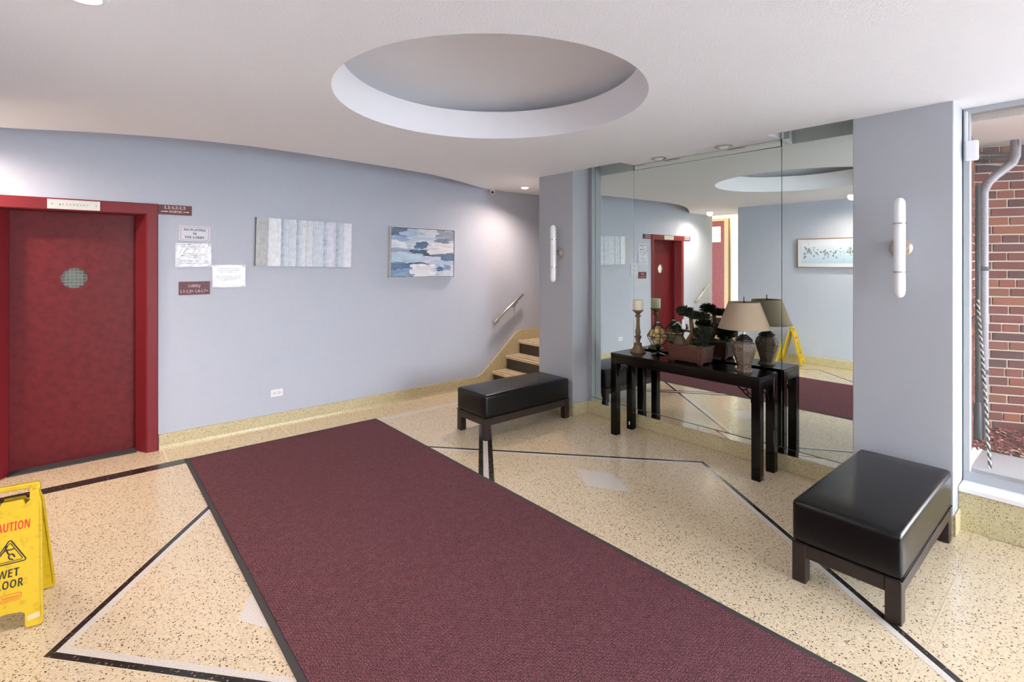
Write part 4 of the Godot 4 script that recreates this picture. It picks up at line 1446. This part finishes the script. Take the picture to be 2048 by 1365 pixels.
func lathe_disc(st: SurfaceTool, c: Vector3, r: float) -> void:
	var p := []
	for k in 14: p.append(c + Vector3(cos(TAU * k / 14.0), sin(TAU * k / 14.0), 0) * r)
	face(st, p, Vector3(0, 0, 1))

# ------------------------------------------------------------------ window, entrance and the yard outside
func build_windows() -> void:
	var o := thing("window_1", Vector3(4.285, 0, 0), "tall aluminium-framed side window beside the column", "window", "", "structure")
	var st := begin()
	bx(st, Vector3(-0.17, 0.236, -0.606), Vector3(0.035, 0.266, 4.2), 0.004)
	put(st, "window_sill", mat.white, o)
	st = begin()
	bx(st, Vector3(-0.02, 0.266, -0.604), Vector3(0.035, 0.325, 4.2), 0.002)
	bx(st, Vector3(-0.02, 2.585, -0.604), Vector3(0.035, HC, 4.2), 0.002)
	for z in [-0.604, 0.98, 2.55, 4.12]: bx(st, Vector3(-0.02, 0.325, z), Vector3(0.03, 2.585, z + 0.034), 0.002)
	put(st, "window_frame", mat.alu, o)
	for q in [[-0.570, 0.98], [1.014, 2.55], [2.584, 4.12]]:
		st = begin()
		bx(st, Vector3(0.008, 0.32, q[0] - 0.004), Vector3(0.014, 2.59, q[1] + 0.004))
		put(st, "pane", mat.glass, o)
	# contact sensor on the frame
	o = thing("alarm_sensor", Vector3(4.262, 2.36, -0.566), "small white alarm contact high on the window frame", "sensor")
	st = begin()
	box(st, Vector3(-0.012, -0.012, 0.006), Vector3(0.034, 0.125, 0.062), 0.007)
	put(st, "case", mat.white, o)
	st = begin()
	box(st, Vector3(0.0, 0.145, -0.022), Vector3(0.012, 0.19, 0.014), 0.002)
	put(st, "conduit", mat.white, o)
	# glazed entrance behind the camera
	o = thing("window_2", Vector3(0, 0, 4.22), "glazed entrance front with a door behind the camera", "entrance", "", "structure")
	st = begin()
	for x in [1.47, 2.32, 3.30, 4.23]: bx(st, Vector3(x, 0.0, -0.03), Vector3(x + 0.055, HC, 0.03), 0.003)
	bx(st, Vector3(1.47, HC - 0.05, -0.03), Vector3(4.285, HC, 0.03), 0.003)
	bx(st, Vector3(1.47, 2.12, -0.03), Vector3(4.285, 2.17, 0.03), 0.003)
	for q in [[2.32, 4.285]]: bx(st, Vector3(q[0], 0.0, -0.03), Vector3(q[1], 0.1, 0.03), 0.003)
	for q in [[1.525, 2.32]]: bx(st, Vector3(q[0], 0.02, -0.03), Vector3(q[1], 0.24, 0.03), 0.003)
	put(st, "entrance_frame", mat.alu, o)
	for q in [[1.525, 2.32], [2.375, 3.30], [3.355, 4.23]]:
		st = begin()
		bx(st, Vector3(q[0], 0.1, -0.004), Vector3(q[1], 2.12, 0.004))
		put(st, "pane", mat.glass, o)
		st = begin()
		bx(st, Vector3(q[0], 2.17, -0.004), Vector3(q[1], HC - 0.05, 0.004))
		put(st, "pane", mat.glass, o)
	for x in [1.60]:
		st = begin(false)
		tube(st, [Vector3(x, 0.85, -0.07), Vector3(x, 1.35, -0.07)], 0.014, 10)
		tube(st, [Vector3(x, 0.9, -0.07), Vector3(x, 0.9, -0.02)], 0.008, 8)
		tube(st, [Vector3(x, 1.3, -0.07), Vector3(x, 1.3, -0.02)], 0.008, 8)
		put(st, "pull_handle", mat.chrome, o)

func brick_mats() -> Array:
	var a := []
	rng.seed = 12
	var grit := noise_tex(0.12, 256, FastNoiseLite.TYPE_SIMPLEX_SMOOTH, 4, ramp([0.0, 0.5, 1.0], [Color(0.72, 0.70, 0.70), Color(0.93, 0.92, 0.92), Color(1, 1, 1)]), 33)
	for c in [rgb(120, 54, 38), rgb(108, 46, 34), rgb(94, 43, 34), rgb(130, 62, 40), rgb(82, 40, 34), rgb(126, 68, 46), rgb(138, 76, 44), rgb(112, 50, 40)]:
		var m := tri(bump(std(c, 0.9), grit, 0.25), 3.0)
		m.albedo_texture = grit
		a.append(m)
	return a

func brick_wall(called: String, label: String, corner: Vector3, dir: Vector3, nrm: Vector3, len: float, courses: int, mats: Array, sd: int) -> void:
	var o := thing(called, corner, label, "wall", "", "structure")
	var ba := Basis(dir, Vector3.UP, nrm)
	if ba.determinant() < 0: ba = Basis(-dir, Vector3.UP, nrm)
	var sx := 1.0 if ba.x.dot(dir) > 0 else -1.0
	o.transform.basis = ba
	var st := begin()
	box(st, Vector3(sx * len * 0.5, courses * 0.0677 * 0.5, -0.06), Vector3(len, courses * 0.0677, 0.104))
	put(st, "mortar_bed", mat.mortar, o)
	var full := BoxMesh.new()
	var shapes := {}
	rng.seed = sd
	for c in courses:
		var head := c % 5 == 2
		var bl := 0.095 if head else 0.198
		var x := -rng.randf_range(0.2, 0.8) * bl if head else (-0.104 if c % 2 else 0.0) + rng.randf_range(-0.01, 0.01)
		while x < len - 0.02:
			var x0 := maxf(x, 0.002)
			var x1 := minf(x + bl, len)
			if x1 - x0 > 0.025:
				var key := snappedf(x1 - x0, 0.004)
				if not shapes.has(key):
					var bs := begin()
					box(bs, Vector3.ZERO, Vector3(x1 - x0, 0.0565, 0.09), 0.0035)
					bs.generate_normals()
					shapes[key] = bs.commit()
				var b := put_mesh(shapes[key], "brick", mats[rng.randi() % mats.size()], o)
				b.position = Vector3(sx * (x0 + x1) * 0.5, c * 0.0677 + 0.034, -0.045 + rng.randf_range(-0.002, 0.003))
				b.rotation.z = rng.randf_range(-0.006, 0.006)
			x += bl + 0.0105

func build_yard() -> void:
	var bm := brick_mats()
	var corner := Vector3(5.243, 0.30, -0.673)
	var e := Vector3(0.5, 0, 0.866)
	brick_wall("wall_yard", "red brick yard wall seen through the side window", corner, e, Vector3(-0.866, 0, 0.5), 1.55, 33, bm, 5)
	var d2 := Vector3(4.46, 0, -0.60) - Vector3(5.243, 0, -0.673)
	brick_wall("wall_yard_return", "narrow brick return wall beside the window frame", corner, d2.normalized(), Vector3(-d2.z, 0, d2.x).normalized() * (1.0 if Vector3(-d2.z, 0, d2.x).z > 0 else -1.0), d2.length(), 33, bm, 6)
	var o := thing("ground_yard", Vector3.ZERO, "concrete edge and planting bed outside the window", "ground", "", "structure")
	var st := begin()
	bx(st, Vector3(4.325, -0.2, -0.58), Vector3(4.80, 0.335, 4.3), 0.004)
	put(st, "concrete_edge", mat.concrete, o)
	st = begin()
	bx(st, Vector3(4.80, -0.2, -0.58), Vector3(8.0, 0.33, 4.3))
	put(st, "soil_bed", std(rgb(112, 62, 52), 0.95), o)
	st = begin()
	bx(st, Vector3(-30, -0.35, 4.36), Vector3(40, -0.13, 40))
	bx(st, Vector3(8.0, -0.35, -10), Vector3(40, -0.13, 4.36))
	put(st, "forecourt", mat.ground, o)
	# soffit above the yard
	var so := begin()
	prism(so, PackedVector2Array([Vector2(4.345, -1.2), Vector2(8.0, -1.2), Vector2(8.0, 4.3), Vector2(4.345, 4.3)]), Vector3(0, 2.545, 0), Vector3.RIGHT, Vector3(0, 0, 1), Vector3(0, 0.2, 0))
	tag(put(so, "trim_soffit", mat.soffit), "rough stucco soffit over the yard outside the window", "soffit", "", "structure")
	# wood-chip mulch: nobody could count it
	rng.seed = 77
	var chip := begin()
	box(chip, Vector3.ZERO, Vector3(0.045, 0.006, 0.016), 0.002)
	chip.generate_normals()
	var mm := MultiMesh.new()
	mm.transform_format = MultiMesh.TRANSFORM_3D
	mm.use_colors = true
	mm.mesh = chip.commit()
	mm.instance_count = 5200
	for i in 5200:
		var p := Vector3(rng.randf_range(4.80, 5.9), 0.333 + rng.randf_range(0.0, 0.02), rng.randf_range(-0.66, 0.9))
		p.y += 0.03 * clampf((p.x - 4.8) * 2.0, 0.0, 1.0)
		var ba := Basis.from_euler(Vector3(rng.randfn() * 0.35, rng.randf() * TAU, rng.randfn() * 0.35)).scaled(Vector3.ONE * rng.randf_range(0.5, 1.2))
		mm.set_instance_transform(i, Transform3D(ba, p))
		var t := rng.randf()
		var c := rgb(150, 74, 62).lerp(rgb(104, 46, 42), rng.randf()) if t < 0.88 else rgb(206, 168, 140)
		mm.set_instance_color(i, c.srgb_to_linear())
	var mi := MultiMeshInstance3D.new()
	mi.multimesh = mm
	mi.name = "wood_chip_mulch"
	var cm := std(Color.WHITE, 0.95)
	cm.vertex_color_use_as_albedo = true
	mi.material_override = cm
	add_child(mi)
	tag(mi, "red-brown wood chip mulch in the bed outside the window", "mulch", "", "stuff")
	# grey downpipe: out of the soffit, offset, then down the corner
	o = thing("downpipe", Vector3(5.02, 0.30, -0.60), "grey drain downpipe with offset bend on the brick corner", "downpipe")
	st = begin(false)
	var r_ := Vector3(0.7635, 0, 0.6458)
	tube(st, [Vector3(0.03, 2.25, 0) + r_ * 0.235, Vector3(0.03, 2.13, 0) + r_ * 0.232, Vector3(0.02, 2.075, 0) + r_ * 0.21, Vector3(0.0, 1.98, 0) + r_ * 0.09, Vector3(0, 1.93, 0) + r_ * 0.035, Vector3(0, 1.86, 0), Vector3(0, 1.0, 0), Vector3(0, 0.03, 0)], 0.030, 16)
	put(st, "pipe", mat.pipe, o)
	for y in [1.30, 0.55]:
		st = begin(false)
		tube(st, [Vector3(0, y - 0.015, 0), Vector3(0, y + 0.015, 0)], 0.033, 16)
		put(st, "bracket", mat.pipe_dark, o)
	o = thing("dark_riser_pipe", Vector3(4.962, 0.30, -0.622), "dark vertical pipe close behind the grey downpipe", "pipe")
	st = begin(false)
	tube(st, [Vector3(0, 0.02, 0), Vector3(0, 1.9, 0)], 0.015, 12)
	put(st, "pipe", mat.pipe_dark, o)
	st = begin(false)
	lathe(st, [[0.018, 0.02], [0.021, 0.03], [0.021, 0.30], [0.016, 0.33]], Vector3.ZERO, 14)
	put(st, "boot", mat.pipe_dark, o)
	# cables under the soffit
	o = thing("cable_bundle", Vector3(5.338, 2.42, -0.471), "dark cables sagging along the brick just below the soffit", "cables")
	for q in [[0.06, 0.010, 0.02, mat.pipe_dark], [0.02, 0.012, 0.02, mat.pipe_dark], [-0.02, 0.004, 0.035, mat.cable_white], [-0.01, 0.004, 0.02, mat.pipe_dark]]:
		st = begin(false)
		var path := []
		for k in 13:
			var t := k / 12.0
			path.append(e * lerpf(-0.24, 0.5, t) + Vector3(-0.02, q[0] - q[2] * sin(PI * t), 0.012))
		tube(st, path, q[1], 8)
		put(st, "cable", q[3], o)
	# twisted rod from the pipe down to the kerb
	o = thing("twisted_rod", Vector3(4.40, 0.334, -0.494), "black and white twisted rod leaning outside the window", "rod")
	var top := Vector3(0.47, 1.045, -0.118)
	for s in 2:
		st = begin(false)
		var path := []
		for k in 193:
			var t := k / 192.0
			var a := t * TAU * 24.0 + PI * s
			var ctr := top * t + Vector3(0.06 * sin(PI * t), 0, -0.004 * sin(PI * t))
			path.append(ctr + Vector3(cos(a), 0, sin(a)) * 0.005)
		tube(st, path, 0.0052, 6)
		put(st, "strand", mat.black if s == 0 else mat.cable_white, o)

func build_hall() -> void:
	# red door at the head of the hall stairs and a ceiling globe, seen in the mirror
	var o := thing("door_2", Vector3(-2.85, 0.549, -6.0), "dark red hall door with small glazed light, seen in the mirror", "door", "", "structure")
	var st := begin()
	bx(st, Vector3(0.0, 0, -0.40), Vector3(0.04, 1.56, 0.36), 0.003)
	bx(st, Vector3(0.0, 1.56, -0.40), Vector3(0.04, 1.92, 0.02), 0.003)
	bx(st, Vector3(0.0, 1.56, 0.26), Vector3(0.04, 1.92, 0.36), 0.003)
	bx(st, Vector3(0.0, 1.92, -0.40), Vector3(0.04, 2.04, 0.36), 0.003)
	put(st, "door_leaf", mat.maroon, o)
	st = begin()
	bx(st, Vector3(0.012, 1.56, 0.02), Vector3(0.022, 1.92, 0.26))
	put(st, "pane", std(rgb(196, 200, 160), 0.2), o)
	st = begin()
	bx(st, Vector3(0.0, 0, 0.36), Vector3(0.07, 2.10, 0.46), 0.003)
	bx(st, Vector3(0.0, 0, -0.50), Vector3(0.07, 2.10, -0.40), 0.003)
	bx(st, Vector3(0.0, 2.04, -0.40), Vector3(0.07, 2.10, 0.36), 0.003)
	put(st, "casing", mat.tan_wood, o)
	st = begin(false)
	tube(st, [Vector3(0.04, 0.95, -0.33), Vector3(0.085, 0.95, -0.33)], [0.012, 0.026], 12)
	put(st, "knob", mat.steel, o)
	o = thing("hall_ceiling_light", Vector3(-2.35, 3.12, -5.5), "round ceiling lamp in the side hall", "ceiling light")
	st = begin(false)
	lathe(st, [[0.10, 0.0], [0.10, -0.02], [0.09, -0.025], [0.0, -0.025]], Vector3.ZERO, 24)
	put(st, "canopy", mat.white, o)
	st = begin(false)
	lathe(st, [[0.13, -0.025], [0.14, -0.045], [0.12, -0.08], [0.07, -0.105], [0.0, -0.115]], Vector3.ZERO, 24)
	put(st, "globe", glow(Color(1.0, 0.93, 0.78), 3.0), o)
	var l := OmniLight3D.new()
	l.name = "hall_lamp"
	l.light_color = Color(1.0, 0.92, 0.78)
	l.light_energy = 0.5
	l.light_size = 0.12
	l.omni_range = 12.0
	l.omni_attenuation = 2.0
	l.shadow_enabled = true
	o.add_child(l)
	l.position = Vector3(0, -0.16, 0)

# ------------------------------------------------------------------ scene
func _ready() -> void:
	var cam := Camera3D.new()
	cam.name = "camera"
	cam.projection = Camera3D.PROJECTION_FRUSTUM
	cam.near = 0.05
	cam.far = 100.0
	cam.size = 0.05 * 1365.0 / 1012.0
	cam.frustum_offset = Vector2(0, -0.05 * 158.5 / 1012.0)
	cam.position = Vector3(0, 1.65, 0)
	cam.rotation_degrees = Vector3(0, -40.226, 0)
	cam.current = true
	add_child(cam)
	var env := Environment.new()
	var sky := Sky.new()
	var sm := ProceduralSkyMaterial.new()
	sm.sky_top_color = Color(0.80, 0.85, 0.93)
	sm.sky_horizon_color = Color(0.95, 0.95, 0.95)
	sm.ground_horizon_color = Color(0.62, 0.62, 0.60)
	sm.ground_bottom_color = Color(0.50, 0.50, 0.48)
	sm.sky_curve = 0.2
	sky.sky_material = sm
	env.background_mode = Environment.BG_SKY
	env.sky = sky
	env.background_energy_multiplier = 18.0
	env.tonemap_mode = Environment.TONE_MAPPER_LINEAR
	env.tonemap_exposure = 1.42
	env.sdfgi_enabled = true
	env.ssao_enabled = true
	env.ssil_enabled = true
	var we := WorldEnvironment.new()
	we.name = "environment"
	we.environment = env
	add_child(we)

	materials()
	build_floor()
	build_ceiling()
	build_walls()
	stairs("stairs_right", 1.0, 4.185, "short terrazzo stairs with dark risers beyond the pillar", -4.237)
	stairs("stairs_hall", -1.0, -0.985, "hall stairs beside the lift, seen in the mirror", -4.25)
	build_lift()
	build_windows()
	build_mirror()
	build_runner()
	make_bench("leather_bench", Vector3(3.366, 0, -0.838), "black leather bench by the window column, nearest to the camera")
	make_bench("leather_bench", Vector3(3.366, 0, -3.930), "black leather bench at the far pillar before the stairs")
	build_console()
	build_table_things()
	build_caution()
	build_signs()
	picture("plank_painting", Vector3(1.752, 1.838, ZA), Vector2(0.955, 0.475), 0.035, mat.art_planks, "pale canvas painted as vertical whitewashed boards", -0.022)
	picture("abstract_painting", Vector3(3.125, 1.757, ZA), Vector2(0.885, 0.597), 0.055, mat.art_strokes, "blue and white abstract brushstroke painting in silver frame", -0.013, 0.0, mat.silver, 0.008)
	picture("branch_print", Vector3(XC, 1.79, -2.72), Vector2(1.18, 0.465), 0.045, mat.art_branch, "wide white-matted print of dark leaves, seen in the mirror", 0.0, PI / 2, mat.tan_wood, 0.012, 0.055)
	sconce(Vector3(XP, 1.742, -3.915), "white tube sconce on the far pillar above the bench")
	sconce(Vector3(XP, 1.738, -0.852), "white tube sconce on the wide near column by the window", -0.012)
	handrail(Vector3(4.167, 0.839, -5.31), Vector3(4.691, 1.196, -5.31), "brushed steel handrail beside the short stairs by the pillar")
	handrail(Vector3(-0.972, 0.845, -5.31), Vector3(-1.50, 1.205, -5.31), "steel handrail of the hall stairs, seen in the mirror")
	downlight(-0.005, -2.41, "lit ceiling downlight at the very top edge of the photo", 2.2, Vector3(0.14, -1, -0.12))
	downlight(-0.88, -4.98, "lit ceiling downlight at the hall stairs, seen in the mirror", 3.0, Vector3(0.16, -1, 0.10))
	downlight(4.38, -4.92, "lit ceiling downlight over the short stairs by the pillar", 2.3, Vector3(-0.24, -1, 0.22))
	downlight(4.11, -2.73, "unlit ceiling downlight above the mirror, nearer the far pillar", 0.0)
	downlight(4.11, -2.10, "unlit ceiling downlight above the mirror, nearer the window column", 0.0)
	build_hall()
	build_yard()
